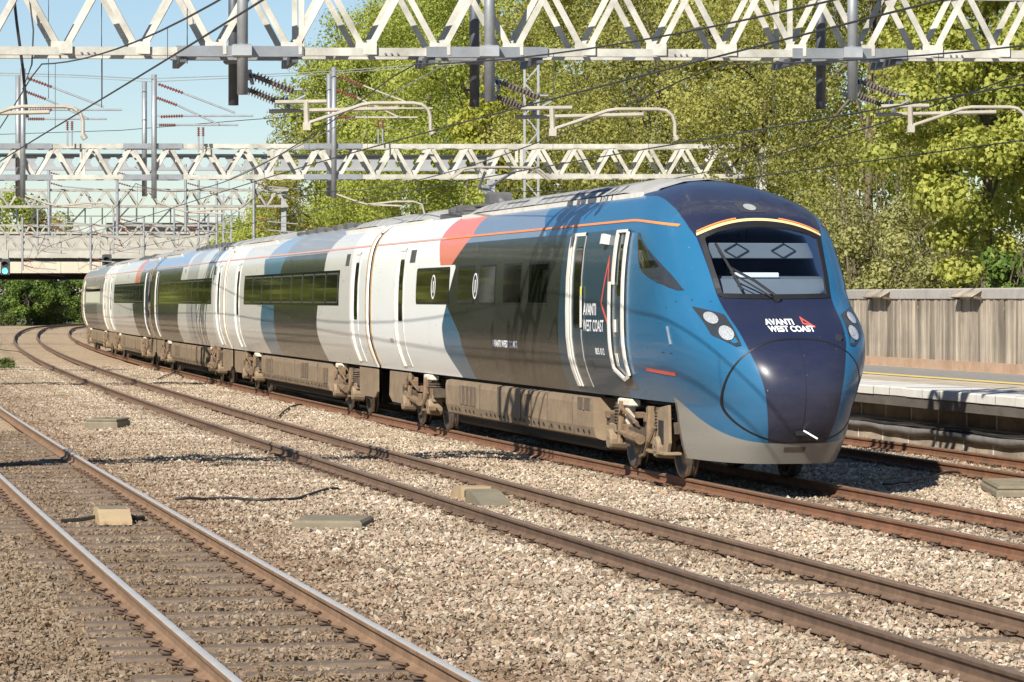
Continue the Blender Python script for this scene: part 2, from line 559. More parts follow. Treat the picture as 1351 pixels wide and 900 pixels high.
def loft(name, k, prof, y0, y1, m, parent=None, close=False, smooth=False, near=1.0, far=8.0):
    ys = stations(y0, y1, near, far)
    mb = MB()
    pr = list(prof) + ([prof[0]] if close else [])
    mb.grid([[tp(k, y, o, z) for (o, z) in pr] for y in ys])
    if close:
        n = len(prof)
        mb.f.append(tuple(range(n)))
        b0 = (len(ys) - 1) * (n + 1)
        mb.f.append(tuple(b0 + i for i in range(n - 1, -1, -1)))
    return mb.build(name, m, parent, smooth)
# ------------------------------------------------------------------ ground, ballast, tracks
rng = np.random.default_rng(7)
random.seed(11)

g = MB()
xs = [-4000, -900, -300, -120, -60, -20, 20, 60, 120, 300, 900, 4000]
ysg = [-300, -60, 0, 30, 60, 100, 160, 240, 340, 480, 800, 1600, 5000]
g.grid([[(x, y, -.75) for x in xs] for y in ysg])
tag(g.build("ground", 'earth'), "flat earth and grass ground around the railway", kind="structure")

ys = stations(8, 400, .8, 6)
offs = list(np.linspace(-16, 11.0, 46))
rows = []
for y in ys:
    r = []
    for o in offs:
        h = -.222 + .018 * math.sin(o * 2.1 + y * .31) + .014 * math.sin(y * .83 - o * 1.3)
        if o < -9:
            h -= .25 * min(1, (-9 - o) / 4)
        r.append(tp('B', y, o, h))
    rows.append(r)
tag(MB().grid(rows).build("ballast_bed", 'bed', smooth=True), "beige stone ballast under and between the four tracks", kind="structure")

# loose stones: short strips of separate stones, laid again and again along each strip of ballast
shapes = []
for i in range(14):
    bm = bmesh.new()
    pts = rng.normal(size=(8, 3))
    pts /= np.linalg.norm(pts, axis=1)[:, None]
    pts *= rng.uniform(.75, 1.1, size=(8, 1))
    for p in pts:
        bm.verts.new(p)
    bmesh.ops.convex_hull(bm, input=list(bm.verts))
    for v in [v for v in bm.verts if not v.link_faces]:
        bm.verts.remove(v)
    bmesh.ops.triangulate(bm, faces=list(bm.faces))
    bm.verts.index_update()
    shapes.append((np.array([v.co[:] for v in bm.verts]), np.array([[v.index for v in f.verts] for f in bm.faces])))
    bm.free()

TILE = 2.6
def stone_tile(name, width, dens, size, gaps=False, hump=0., seed=0, zb=-.205, soil=0.):
    r = np.random.default_rng(seed)
    n = int(width * TILE * dens)
    x = r.uniform(-width / 2, width / 2, n)
    y = r.uniform(-TILE / 2, TILE / 2, n)
    if gaps:
        ph = ((y + TILE / 2) / .65) % 1.0
        keep = (np.abs(ph - .5) > .22) | (r.random(n) < .22)
        x, y = x[keep], y[keep]
        n = len(x)
    s = size * np.clip(r.lognormal(0, .32, n), .5, 2.0)
    z = zb + s * .25 + r.uniform(-.012, .02, n) + hump * np.cos(np.clip(x / width, -.5, .5) * math.pi) ** 2
    z += .012 * np.sin(x * 3.1 + seed) + .012 * np.sin(y * 2 * math.pi / TILE * 2 + seed)
    q = r.normal(size=(n, 4))
    q /= np.linalg.norm(q, axis=1)[:, None]
    w_, a, b, c = q.T
    R = np.stack([1 - 2 * (b * b + c * c), 2 * (a * b - c * w_), 2 * (a * c + b * w_), 2 * (a * b + c * w_), 1 - 2 * (a * a + c * c), 2 * (b * c - a * w_), 2 * (a * c - b * w_), 2 * (b * c + a * w_), 1 - 2 * (a * a + b * b)], axis=1).reshape(n, 3, 3)
    kind = r.integers(0, len(shapes), n)
    V, Fc, A, U = [], [], [], []
    edge = np.minimum(width / 2 - x, x + width / 2)
    rust = np.clip(np.exp(-edge / .16) * r.uniform(.35, 1.0, n), 0, .8)
    if soil:
        rust = np.maximum(rust, np.clip(np.exp(-np.maximum(0, x + width / 2 - .25) / soil) * r.uniform(.3, .85, n), 0, .7))
    o = 0
    for k, (sv, sf) in enumerate(shapes):
        idx = np.nonzero(kind == k)[0]
        if not len(idx):
            continue
        P = sv[None] * np.array([1.25, .95, .72]) * s[idx, None, None]
        P = np.einsum('nij,nkj->nki', R[idx], P)
        P[:, :, 2] *= .85
        P += np.stack([x[idx], y[idx], z[idx]], axis=1)[:, None]
        V.append(P.reshape(-1, 3))
        Fc.append((sf[None] + (np.arange(len(idx)) * len(sv))[:, None, None] + o).reshape(-1, 3))
        A.append(np.repeat(r.random(len(idx)), len(sv)))
        U.append(np.repeat(rust[idx], len(sv)))
        o += len(idx) * len(sv)
    return fast_mesh(name, np.concatenate(V), np.concatenate(Fc), {"rnd": np.concatenate(A), "rust": np.concatenate(U)})

def lay(label, k, off_a, k2, off_b, y0, y1, dens, size, m, variants=3, gaps=False, hump=0., seed=0, zb=-.205, soil=0.):
    root = empty("ballast_stones")
    tag(root, label, "ballast", kind="stuff")
    wid = (tx(k2, 50) - tx(k, 50)) * .978 + off_b - off_a
    tiles = []
    for i in range(variants):
        me = stone_tile("stone_strip", wid, dens, size, gaps, hump, seed * 10 + i, zb, soil)
        me.materials.append(MT[m])
        tiles.append(me)
    y = y0
    i = 0
    while y < y1:
        p0, p1 = Vector(tp(k, y, off_a)), Vector(tp(k2, y, off_b))
        # square across the track
        s = tsl(k, y)
        c = (p0 + p1) / 2
        w = (p1 - p0).length
        o = link("stone_strip", tiles[random.randrange(variants)], None, root, c, -math.atan(s) * -1 + 0)
        o.rotation_euler = (0, 0, -math.atan(s) + (math.pi if (not gaps and not soil and random.random() < .5) else 0))
        if hump:
            o.location.z = .012 + .009 * math.sin(y * .35) + .005 * math.sin(y * .8 + 1)
        o.scale = (w / wid, 1, 1)
        i += 1
        y += TILE * math.cos(math.atan(s))
    return root

RG = .753
lay("brown ballast stones left of the nearest track", 'A', -4.2, 'A', -RG - .08, 15, 42, 700, .0212, 'stoneA', 2, seed=1)
lay("brown ballast between the rails of the nearest track", 'A', -RG + .1, 'A', RG - .1, 15, 64, 720, .0192, 'stoneA', 2, gaps=True, seed=2, zb=-.2)
lay("pale pinkish ballast between the nearest track and the next", 'A', RG + .08, 'B', -RG - .08, 15, 128, 720, .0222, 'stoneM', 3, hump=.045, seed=3, soil=.75)
lay("grey beige ballast between the rails beside the train's track", 'B', -RG + .09, 'B', RG - .09, 17, 128, 700, .0212, 'stoneM', 2, seed=4, zb=-.195)
lay("pale ballast between the train's track and the track before it", 'B', RG + .08, 'C', -RG - .08, 22, 128, 730, .0220, 'stone', 2, hump=.03, seed=5)
lay("ballast between the rails under the train", 'C', -RG + .09, 'C', RG - .09, 28, 74, 560, .0235, 'stone', 2, seed=6, zb=-.195)
lay("ballast between the train's track and the platform track", 'C', RG + .08, 'D', -RG - .08, 30, 70, 600, .025, 'stone', 2, seed=7)
lay("ballast between the rails of the platform track", 'D', -RG + .09, 'D', RG - .09, 38, 72, 560, .0235, 'stone', 2, seed=8, zb=-.195)
lay("strip of ballast under the platform wall", 'D', RG + .08, 'D', 1.9, 38, 72, 600, .025, 'stone', 2, seed=9)

# rails (flat bottomed profile, offsets from the rail's own centre line)
RAIL = [(-.07, -.159), (.07, -.159), (.07, -.148), (.02, -.128), (.0095, -.112), (.0095, -.05), (.034, -.036), (.036, -.012), (.028, -.0025), (0, 0),
        (-.028, -.0025), (-.036, -.012), (-.034, -.036), (-.0095, -.05), (-.0095, -.112), (-.02, -.128), (-.07, -.148)]
HEAD = [(-.0355, -.013), (-.028, -.001), (0, .0018), (.028, -.001), (.0355, -.013)]
sl = MB()
prof = [(-.14, -.36), (.14, -.36), (.14, -.19), (.105, -.168), (-.105, -.168), (-.14, -.19)]
sl.prism(prof, 'x', -1.25, 1.25)
SLEEPER = sl.mesh("sleeper")
SLEEPER.materials.append(MT['sleeper'])
cl = MB()
cl.box(-.05, .05, -.03, .03, -.17, -.135, .006)
cl.tube([(.055, -.045, -.145), (.045, .0, -.118), (.02, .05, -.125), (-.04, .055, -.135), (-.07, .02, -.14), (-.075, -.035, -.142)], .0115, 5)
cl.tube([(-.02, -.05, -.15), (.02, -.055, -.13), (.055, -.045, -.145)], .0115, 5)
CLIP = cl.mesh("rail_clip")
CLIP.materials.append(MT['clip'])
TRACKS = {'A': ("railway track nearest the camera with two shiny polished rail heads", 12, 64, 50, 'rustA', 'head'),
          'B': ("empty brown railed track just in front of the train", 15, 74, 58, 'rustB', 'headB'),
          'C': ("rusty railed track the train stands on", 24, 62, 52, 'rust', 'headB'),
          'D': ("rusty railed track running along the platform edge", 36, 64, 56, 'rust', 'headB')}
for k, (lab, ya, yb, yc, rm, hm) in TRACKS.items():
    root = empty("railway_track", tp(k, 40))
    tag(root, lab, "railway track", "parallel railway tracks", "structure")
    inv = Matrix.Translation(-root.location)
    for s in (-1, 1):
        r = loft("rail", k, [(s * RG + o, z) for o, z in RAIL], 8, 240 if k == 'A' else 400, rm, root, close=True)
        r.matrix_parent_inverse = inv
        h = loft("running_surface", k, [(s * RG + o, z) for o, z in HEAD], 8, 240 if k == 'A' else 400, hm, r)
    y = ya
    while y < yb:
        a = -math.atan(tsl(k, y))
        a = math.atan(-(tsl(k, y)))
        so = link("sleeper", SLEEPER, None, root)
        so.matrix_parent_inverse = inv
        so.location = tp(k, y, random.uniform(-.02, .02), random.uniform(-.004, .004) + (.0 if k == 'A' else -.012))
        so.rotation_euler = (0, 0, -math.atan(tsl(k, y)) + random.uniform(-.01, .01))
        so.scale = (1, 1, 1)
        if y < yc and y > 14:
            for s in (-1, 1):
                for q in (-1, 1):
                    co = link("rail_clip", CLIP, None, so, (s * RG + q * .115, 0, .0), 0)
                    co.rotation_euler = (0, 0, 0 if q > 0 else math.pi)
                    co.scale = (.8, .8, .9)
        y += .65 * math.cos(math.atan(tsl(k, y)))

# ------------------------------------------------------------------ platform
PZ = .888
pf = tag(empty("platform", tp('D', 60, 4)), "station platform with white edge, yellow line and grey asphalt", "platform")
inv = Matrix.Translation(-pf.location)
def pl(name, prof, m, y0=34, y1=330, **kw):
    o = loft(name, 'D', prof, y0, y1, m, pf, **kw)
    o.matrix_parent_inverse = inv
    return o
pl("deck", [(1.52, PZ - .16), (1.52, PZ - .012), (7.9, PZ - .012), (7.9, -.7)], 'paving')
pl("edge_coping", [(1.50, PZ - .155), (1.50, PZ - .02), (1.52, PZ), (2.75, PZ), (2.75, PZ - .02)], 'coping', 34, 44)
pl("edge_coping", [(1.50, PZ - .155), (1.50, PZ - .02), (1.52, PZ), (2.75, PZ), (2.75, PZ - .02)], 'coping', 71, 330)
yc_ = 44.01
while yc_ < 70.9:
    j_ = random.uniform(-.004, .004)
    mb = MB()
    mb.grid([[tp('D', q, o, z + j_) for (o, z) in ((1.50 + j_, PZ - .155), (1.50 + j_, PZ - .02), (1.52 + j_, PZ), (2.75, PZ), (2.75, PZ - .06))] for q in (yc_, yc_ + .45, yc_ + .885)])
    o = mb.build("coping_slab", 'coping', pf)
    o.matrix_parent_inverse = inv
    yc_ += .9
pl("asphalt_surface", [(4.75, PZ - .004), (7.2, PZ - .004)], 'asphalt')
pl("yellow_line", [(4.32, PZ), (4.745, PZ)], 'yellow')
pl("overhang_soffit_shade", [(1.52, PZ - .16), (1.56, PZ - .34), (2.02, PZ - .36)], 'darkc')  # dark colour stands in for the shadow under the overhang
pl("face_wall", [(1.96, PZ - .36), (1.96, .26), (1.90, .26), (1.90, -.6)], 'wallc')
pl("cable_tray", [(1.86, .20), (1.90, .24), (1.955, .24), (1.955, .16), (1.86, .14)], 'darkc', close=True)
for i in range(34):
    y = 44 + i * 1.45
    mb = MB()
    for a, b in ((-.035, .035),):
        mb.add([tp('D', y + a, 1.897, -.2), tp('D', y + b, 1.897, -.2), tp('D', y + b, 1.897, .13), tp('D', y + a, 1.897, .13)], [(0, 1, 2, 3)])
        mb.add([tp('D', y + a, 1.957, .27), tp('D', y + b, 1.957, .27), tp('D', y + b, 1.957, .50), tp('D', y + a, 1.957, .50)], [(0, 1, 2, 3)])
    o = mb.build("wall_joint", 'coping', pf)
    o.matrix_parent_inverse = inv
mb = MB()
rows = []
for i in range(60):
    y = 46 + i * .33
    sag = .022 * math.sin(i * .45) + .012 * math.sin(i * 1.3 + 1)
    rows.append([tp('D', y, 1.87, .17 + .01 * math.sin(i)), tp('D', y, 1.76, .14 + sag * .6), tp('D', y, 1.80, .05 + sag), tp('D', y, 1.87, .02 + sag)])
o = mb.grid(rows).build("sagging_sheet", 'bag', pf, smooth=True)
o.matrix_parent_inverse = inv
mb = MB()
mb.tube([tp('D', 46 + i * .5, 1.80, .20 + .02 * math.sin(i * 1.1)) for i in range(50)], .022, 6)
o = mb.build("cable_bundle", 'cable', pf)
o.matrix_parent_inverse = inv

# close boarded fence at the back of the platform
FO = 7.45
fence = tag(empty("board_fence", tp('D', 76, FO, PZ)), "weathered close boarded timber fence at the back of the platform", "fence")
inv = Matrix.Translation(-fence.location)
bd = MB()
bd.box(-.058, .058, -.011, .011, 0, 1.60)
BOARD = bd.mesh("board")
BOARD.materials.append(MT['board'])
y = 53.0
while y < 88.5:
    b_ = link("board", BOARD, None, fence)
    b_.matrix_parent_inverse = inv
    p = tp('D', y, FO + random.uniform(-.006, .006), PZ + .20)
    b_.location = p
    b_.rotation_euler = (random.uniform(-.01, .01), random.uniform(-.006, .006), math.atan(1 / tsl('D', y)) + random.uniform(-.05, .05))
    b_.scale = (1, 1, random.uniform(.985, 1.005))
    y += .124 * .98
def fl(name, prof, m, y0=50, y1=101):
    o = loft(name, 'D', prof, y0, y1, m, fence, close=True)
    o.matrix_parent_inverse = inv
    return o
fl("base_kerb", [(FO - .10, PZ - .02), (FO - .10, PZ + .2), (FO + .1, PZ + .2), (FO + .1, PZ - .02)], 'kerb')
fl("back_rail", [(FO + .02, PZ + 1.45), (FO + .02, PZ + 1.57), (FO + .09, PZ + 1.57), (FO + .09, PZ + 1.45)], 'railw')
# capping boards with a small tilted hood board at each post
for i, ya in enumerate(np.arange(51.3, 100, 6.35)):
    yb = ya + 6.25
    mb = MB()
    mb.grid([[tp('D', yy, o, z) for o, z in ((FO - .045, PZ + 1.60), (FO - .055, PZ + 1.80), (FO + .03, PZ + 1.835), (FO + .04, PZ + 1.60), (FO - .045, PZ + 1.60))] for yy in np.linspace(ya, yb, 6)])
    o = mb.build("capping_board", 'railw', fence)
    o.matrix_parent_inverse = inv
    mb = MB()
    rows = []
    for yy, drop in ((ya - .75, 0), (ya + .75, 0)):
        rows.append([tp('D', yy, FO - .075, PZ + 1.80), tp('D', yy, FO - .30, PZ + 1.665), tp('D', yy, FO - .30, PZ + 1.635), tp('D', yy, FO - .075, PZ + 1.765), tp('D', yy, FO - .075, PZ + 1.80)])
    mb.grid(rows)
    for r_ in rows:
        mb.add(r_[:4], [(0, 1, 2, 3)])
    o = mb.build("hood_board", 'board', fence)
    o.matrix_parent_inverse = inv
    for yy in (ya - .7, ya + .7):
        a, b = Vector(tp('D', yy, FO - .05, PZ + 1.6)), Vector(tp('D', yy, FO - .25, PZ + 1.64))
        o = MB().bar(a, b, .05).build("hood_bracket", 'bark', fence)
        o.matrix_parent_inverse = inv
    mb = MB()
    p = Vector(tp('D', ya, FO + .13))
    mb.box(p.x - .06, p.x + .06, p.y - .06, p.y + .06, PZ - .3, PZ + 1.75)
    o = mb.build("post", 'railw', fence)
    o.matrix_parent_inverse = inv
# ------------------------------------------------------------------ the train
# carriage frame: x = metres back from the front end, y = sideways (positive towards the near tracks), z above rail
CARS = [((3.77490, 41.96629), (-.21019, .97766)), ((-1.65906, 67.23876), (-.20170, .97945)), ((-6.90389, 92.70433), (-.19275, .98125)),
        ((-11.91600, 118.21674), (-.18333, .98305)), ((-16.68320, 143.77604), (-.17343, .98485))]
WZ = np.array([(.30, .98), (.45, 1.02), (.7, 1.06), (.9, 1.085), (1.06, 1.11), (1.2, 1.17), (1.35, 1.23), (1.5, 1.28), (1.75, 1.33), (2.05, 1.35), (2.4, 1.35), (2.8, 1.338), (3.1, 1.312), (3.35, 1.276),
               (3.5, 1.24), (3.62, 1.195), (3.75, 1.12), (3.87, 1.01), (3.97, .87), (4.05, .71), (4.12, .52), (4.17, .3), (4.2, .02)])
UF = np.array([(.30, .46), (.45, .33), (.6, .2), (.8, .09), (1.0, .03), (1.25, 0), (1.5, .03), (1.7, .09), (1.85, .17), (2.0, .32), (2.12, .50), (2.25, .74), (2.38, .98), (2.5, 1.14), (2.75, 1.34), (3.0, 1.55),
               (3.25, 1.76), (3.48, 1.98), (3.6, 2.15), (3.73, 2.46), (3.85, 2.83), (3.95, 3.2), (4.05, 3.65), (4.12, 4.1), (4.17, 4.6), (4.2, 5.5)])
LN = np.array([(.3, 3.0), (1.3, 3.0), (1.8, 2.5), (2.2, 2.0), (2.8, 1.75), (3.3, 1.6), (3.8, 1.7), (4.2, 2.0)])

def ci(tab, z):
    """smooth table lookup"""
    x, y = tab[:, 0], tab[:, 1]
    m = np.gradient(y, x)
    z = np.clip(z, x[0], x[-1])
    i = np.clip(np.searchsorted(x, z) - 1, 0, len(x) - 2)
    h = x[i + 1] - x[i]
    t = (z - x[i]) / h
    return (2 * t ** 3 - 3 * t * t + 1) * y[i] + (t ** 3 - 2 * t * t + t) * h * m[i] + (-2 * t ** 3 + 3 * t * t) * y[i + 1] + (t ** 3 - t * t) * h * m[i + 1]

def Wz(z): return float(ci(WZ, z))
def Uf(z): return float(ci(UF, z))
def Ln(z): return float(np.interp(z, LN[:, 0], LN[:, 1]))

def v_at(u, z, nose=True):
    w = Wz(z)
    if not nose:
        return w
    q = (u - Uf(z)) / Ln(z)
    if q >= 1:
        return w
    if q <= 0:
        return 0.
    return w * (1 - (1 - q) ** 2.5) ** (1 / 3.5)

def bulge(v, z):
    q = 1 - (abs(v) / .935) ** 2.2 - (abs(z - 1.27) / .69) ** 2.2
    return .15 * max(0., q) ** 1.15

def u_at(v, z):
    a = min(.9999, abs(v) / Wz(z))
    return -bulge(v, z) + Uf(z) + Ln(z) * (1 - (1 - a ** 3.5) ** (1 / 2.5))

def side_pt(u, z, s=1, off=0., nose=True):
    e = .01
    p = Vector((u, v_at(u, z, nose), z))
    du = Vector((u + e, v_at(u + e, z, nose), z)) - p
    dz = Vector((u, v_at(u, z + e, nose), z + e)) - p
    n = dz.cross(du)
    n = n.normalized() if n.length > 1e-9 else Vector((0, 1, 0))
    if n.y < 0:
        n = -n
    p = p + n * off
    return Vector((p.x, p.y * s, p.z))

def front_pt(v, z, off=0.):
    e = .01
    f = lambda a, b: Vector((u_at(a, b), a, b))
    p = f(v, z)
    n = (f(v + e, z) - f(v - e, z)).cross(f(v, z + e) - f(v, z - e)).normalized()
    if n.x > 0:
        n = -n
    return p + n * off

def patch(rows, fn, off, thick=.02, n=6):
    """rows: (z, a, b) -> slab lying on the surface fn(a, z, off)"""
    mb = MB()
    R = [[fn(a + (b - a) * j / n, z, off) for j in range(n + 1)] for z, a, b in rows]
    B = [[fn(a + (b - a) * j / n, z, off - thick) for j in range(n + 1)] for z, a, b in rows]
    mb.grid(R)
    mb.grid([R[0], B[0]])
    mb.grid([R[-1], B[-1]])
    mb.grid([[r[0] for r in R], [r[0] for r in B]])
    mb.grid([[r[-1] for r in R], [r[-1] for r in B]])
    return mb

def rrows(u0, u1, z0, z1, r=.09, n=4):
    """rounded rectangle as rows"""
    out = []
    for k in range(n + 1):
        t = math.pi / 2 * k / n
        out.append((z0 + r * (1 - math.cos(t)), u0 + r * (1 - math.sin(t)), u1 - r * (1 - math.sin(t))))
    for k in range(1, 4):
        out.append((z0 + r + (z1 - z0 - 2 * r) * k / 4, u0, u1))
    for k in range(n, -1, -1):
        t = math.pi / 2 * k / n
        out.append((z1 - r * (1 - math.cos(t)), u0 + r * (1 - math.sin(t)), u1 - r * (1 - math.sin(t))))
    return out

def ring(outer, inner, fn, off, thick=.012):
    """band between two closed loops of the same length, given in surface coordinates"""
    mb = MB()
    n = len(outer)
    A = [fn(*p, off) for p in outer]
    Bq = [fn(*p, off) for p in inner]
    C = [fn(*p, off - thick) for p in outer]
    D = [fn(*p, off - thick) for p in inner]
    mb.grid([C + C[:1], A + A[:1], Bq + Bq[:1], D + D[:1]])
    return mb

def shrink(loop, d):
    cx = sum(p[0] for p in loop) / len(loop)
    cz = sum(p[1] for p in loop) / len(loop)
    out = []
    n = len(loop)
    for i in range(n):
        a, b = Vector(loop[i - 1]), Vector(loop[(i + 1) % n])
        t = (b - a).normalized()
        nn = Vector((-t.y, t.x))
        p = Vector(loop[i])
        if nn.dot(Vector((cx, cz)) - p) < 0:
            nn = -nn
        out.append(tuple(p + nn * d))
    return out

def dens(loop, n):
    """resample a closed polygon to n points"""
    P = [Vector(p) for p in loop] + [Vector(loop[0])]
    L = [0]
    for a, b in zip(P, P[1:]):
        L.append(L[-1] + (b - a).length)
    out = []
    for i in range(n):
        t = L[-1] * i / n
        k = max(j for j in range(len(L)) if L[j] <= t + 1e-9)
        k = min(k, len(P) - 2)
        out.append(tuple(P[k].lerp(P[k + 1], (t - L[k]) / max(1e-9, L[k + 1] - L[k]))))
    return out

def text_mesh(body, size, bold=0., font_space=1.0):
    cu = bpy.data.curves.new("lettering", 'FONT')
    cu.body = body
    cu.size = size
    cu.offset = bold
    cu.space_character = font_space
    o = bpy.data.objects.new("lettering", cu)
    COL.objects.link(o)
    dg = bpy.context.evaluated_depsgraph_get()
    me = bpy.data.meshes.new_from_object(o.evaluated_get(dg))
    bpy.data.objects.remove(o)
    vs_ = [tuple(v.co) for v in me.vertices]
    fs_ = [tuple(p.vertices) for p in me.polygons]
    bpy.data.meshes.remove(me)
    return vs_, fs_

def lettering(body, size, place, parent, m='letter', width=None, bold=0.):
    vs_, fs_ = text_mesh(body, size, bold)
    w = max(v[0] for v in vs_) or 1
    k = (width / w) if width else 1
    mb = MB()
    mb.add([place(v[0] * k, v[1]) for v in vs_], fs_)
    return mb.build("lettering", m, parent, recalc=False)

def poly_sdf(poly, u, z):
    """signed distance-like value: positive inside a convex polygon"""
    d = np.full(u.shape, 9.)
    n = len(poly)
    area = sum(poly[i][0] * poly[(i + 1) % n][1] - poly[(i + 1) % n][0] * poly[i][1] for i in range(n))
    sg = 1 if area > 0 else -1
    for i in range(n):
        (ax, az), (bx, bz) = poly[i], poly[(i + 1) % n]
        L = math.hypot(bx - ax, bz - az)
        d = np.minimum(d, sg * ((bx - ax) * (z - az) - (bz - az) * (u - ax)) / L)
    return d

WS = [(-.745, 2.515), (-.4, 2.505), (0, 2.5), (.4, 2.505), (.745, 2.515), (.785, 2.9), (.815, 3.31), (.62, 3.40), (.35, 3.455), (0, 3.475), (-.35, 3.455), (-.62, 3.40), (-.815, 3.31), (-.785, 2.9)]
def in_poly(x, y, poly):
    c = False
    n = len(poly)
    for i in range(n):
        (x1, y1), (x2, y2) = poly[i], poly[(i + 1) % n]
        if (y1 > y) != (y2 > y) and x < (x2 - x1) * (y - y1) / (y2 - y1) + x1:
            c = not c
    return c

BLUE, NAVY, TEAL, DARK, WHITE = (.012, .118, .245), (.010, .017, .048), (.015, .048, .075), (.012, .018, .016), (.84, .86, .83)
SLATE, RED, GREYW = (.16, .215, .29), (.70, .19, .12), (.66, .65, .60)
ZR = [1.06, 1.12, 1.2, 1.28, 1.38, 1.5, 1.65, 1.8, 1.95, 2.1, 2.2, 2.3, 2.4, 2.5, 2.65, 2.8, 2.95, 3.1, 3.2, 3.3, 3.4, 3.48, 3.54, 3.6, 3.66, 3.73, 3.8, 3.87, 3.93, 3.98, 4.03, 4.08, 4.12, 4.15, 4.175, 4.19, 4.2]

def stripe_z(u):
    return 3.585 - np.clip(4.2 - u, 0, 3) ** 1.5 * .045

def nose_body(car, U1):
    zs = []
    for a, b in zip(ZR, ZR[1:]):
        zs += [a, (a + b) / 2]
    zs.append(ZR[-1])
    zs = [.31, .36, .42, .48, .54, .6, .66, .72, .78, .84, .9, .96, 1.01] + zs
    na, nq, nu = 30, 26, 150
    cols = []
    V = []
    q85 = 1 - (1 - .85 ** 3.5) ** .4
    for z in zs:
        w, uf, ln = Wz(z), Uf(z), Ln(z)
        row = []
        for i in range(na + 1):
            a = .85 * i / na
            row.append((uf + ln * (1 - (1 - a ** 3.5) ** .4), w * a))
        for i in range(1, nq + 1):
            q = q85 + (1 - q85) * i / nq
            row.append((uf + ln * q, w * (1 - (1 - q) ** 2.5) ** (1 / 3.5)))
        for i in range(1, nu + 1):
            u = uf + ln + (U1 - uf - ln) * i / nu
            row.append((u, w))
        V.append([(u - (bulge(v, z) if u < 2 else 0), v, z) for u, v in row])
    m = len(V[0])
    A = np.array(V)
    verts, faces = [], []
    for s in (1, -1):
        base = len(verts)
        B = A.copy()
        B[:, :, 1] *= s
        verts += [tuple(p) for p in B.reshape(-1, 3)]
        for i in range(len(zs) - 1):
            for j in range(m - 1):
                c = (A[i, j] + A[i + 1, j + 1]) / 2
                if c[2] < 1.06 and c[0] > 2.25:
                    continue
                if 2.5 < c[2] < 3.5 and c[0] < 2.9 and in_poly(c[1], c[2], WS):
                    continue
                f = (base + i * m + j, base + i * m + j + 1, base + (i + 1) * m + j + 1, base + (i + 1) * m + j)
                faces.append(f if s < 0 else f[::-1])
    vv = np.array(verts)
    u, v, z = vv[:, 0], np.abs(vv[:, 1]), vv[:, 2]
    at = {}
    bnavy = np.interp(z, [.3, .6, .9, 1.3, 1.6, 1.9, 2.2, 2.5, 3.0, 3.3, 3.44, 3.6, 3.8, 3.95, 4.02, 4.2], [.34, .40, .46, .525, .60, .69, .755, .79, .84, .88, .93, .955, .935, .88, 1.2, 1.2])
    at['navy'] = np.minimum(bnavy - v, 5.3 - u)
    at['teal'] = np.minimum(u - (4.05 + .25 * (3.5 - z)), 3.47 - z)
    at['dark'] = np.minimum(u - (8.05 + .17 * (3.5 - z)), 3.47 - z)
    at['slate'] = np.minimum(u - (9.6 + 2.5 * (z - 3.5)), z - 3.47)
    at['red'] = np.minimum(np.minimum(poly_sdf([(15.55, 3.3), (16.45, 3.08), (18.1, 3.08), (18.6, 3.55), (18.1, 4.3), (13.6, 4.3), (15.6, 3.6)], u, z), z - 3.07), 4)
    at['white'] = np.maximum(np.minimum(u - np.where(z > 3.55, 18.6 - .67 * (z - 3.55), 18.1 + (z - 3.08) * 1.06), z - 3.08),
                             np.minimum(u - np.interp(z, [1.0, 1.2, 1.57, 1.99, 2.33, 3.08], [16.9, 17.2, 17.75, 17.8, 17.4, 16.6]), 3.09 - z))
    at['wedge'] = np.minimum(np.minimum(2.34 - z, u - np.interp(z, [1.0, 1.86, 2.34], [15.75, 16.19, 17.25])), np.interp(z, [1.0, 1.2, 1.57, 1.99, 2.33, 3.08], [16.9, 17.2, 17.75, 17.8, 17.4, 16.6]) - u)
    at['roof'] = z - 4.0 - np.where(u < 5.3, 9, 0)
    at['skirt'] = np.minimum((.58 + .56 * (np.clip(u - .15, 0, 3) / 2.05) ** 1.25) - z, 2.27 - u)
    layers = [('teal', TEAL), ('dark', DARK), ('slate', SLATE), ('red', RED), ('wedge', (.035, .12, .20)), ('white', WHITE), ('navy', NAVY), ('roof', (.36, .355, .33)), ('skirt', (.26, .255, .23))]
    me = fast_mesh("body", vv, faces, at, smooth=True)
    # rear wall
    o = link("body", me, livery_mat("paint_leading", BLUE, layers, .18, .22), car)
    return o

def plain_body(car, base, layers, polys, name):
    us = np.concatenate([[.14, .17], np.linspace(.22, 25.78, 170), [25.83, 25.86]])
    zs = np.array(ZR)
    verts, faces = [], []
    m = len(us)
    for s in (1, -1):
        b0 = len(verts)
        for z in zs:
            w = Wz(z)
            for i, u in enumerate(us):
                k = w - (.03 if i in (0, m - 1) else .008 if i in (1, m - 2) else 0)
                verts.append((u, s * max(.01, k), z))
        for i in range(len(zs) - 1):
            for j in range(m - 1):
                f = (b0 + i * m + j, b0 + i * m + j + 1, b0 + (i + 1) * m + j + 1, b0 + (i + 1) * m + j)
                faces.append(f if s < 0 else f[::-1])
    vv = np.array(verts)
    at = {}
    for (n_, pl_) in polys:
        at[n_] = pl_(vv[:, 0], vv[:, 2]) if callable(pl_) else poly_sdf(pl_, vv[:, 0], vv[:, 2])
    at['roof'] = vv[:, 2] - 4.03
    me = fast_mesh("body", vv, faces, at, smooth=True)
    return link("body", me, livery_mat(name, base, layers + [('roof', (.33, .33, .31))]), car)

def ends(car, u_list):
    for u in u_list:
        mb = MB()
        z = [1.1, 1.35, 1.75, 2.4, 3.1, 3.5, 3.75, 3.97, 4.1]
        loop = [(Wz(q) - .04, q) for q in z] + [(-Wz(q) + .04, q) for q in reversed(z)]
        mb.add([(u, a, b) for a, b in loop], [tuple(range(len(loop)))])
        mb.build("end_wall", 'bellow', car)

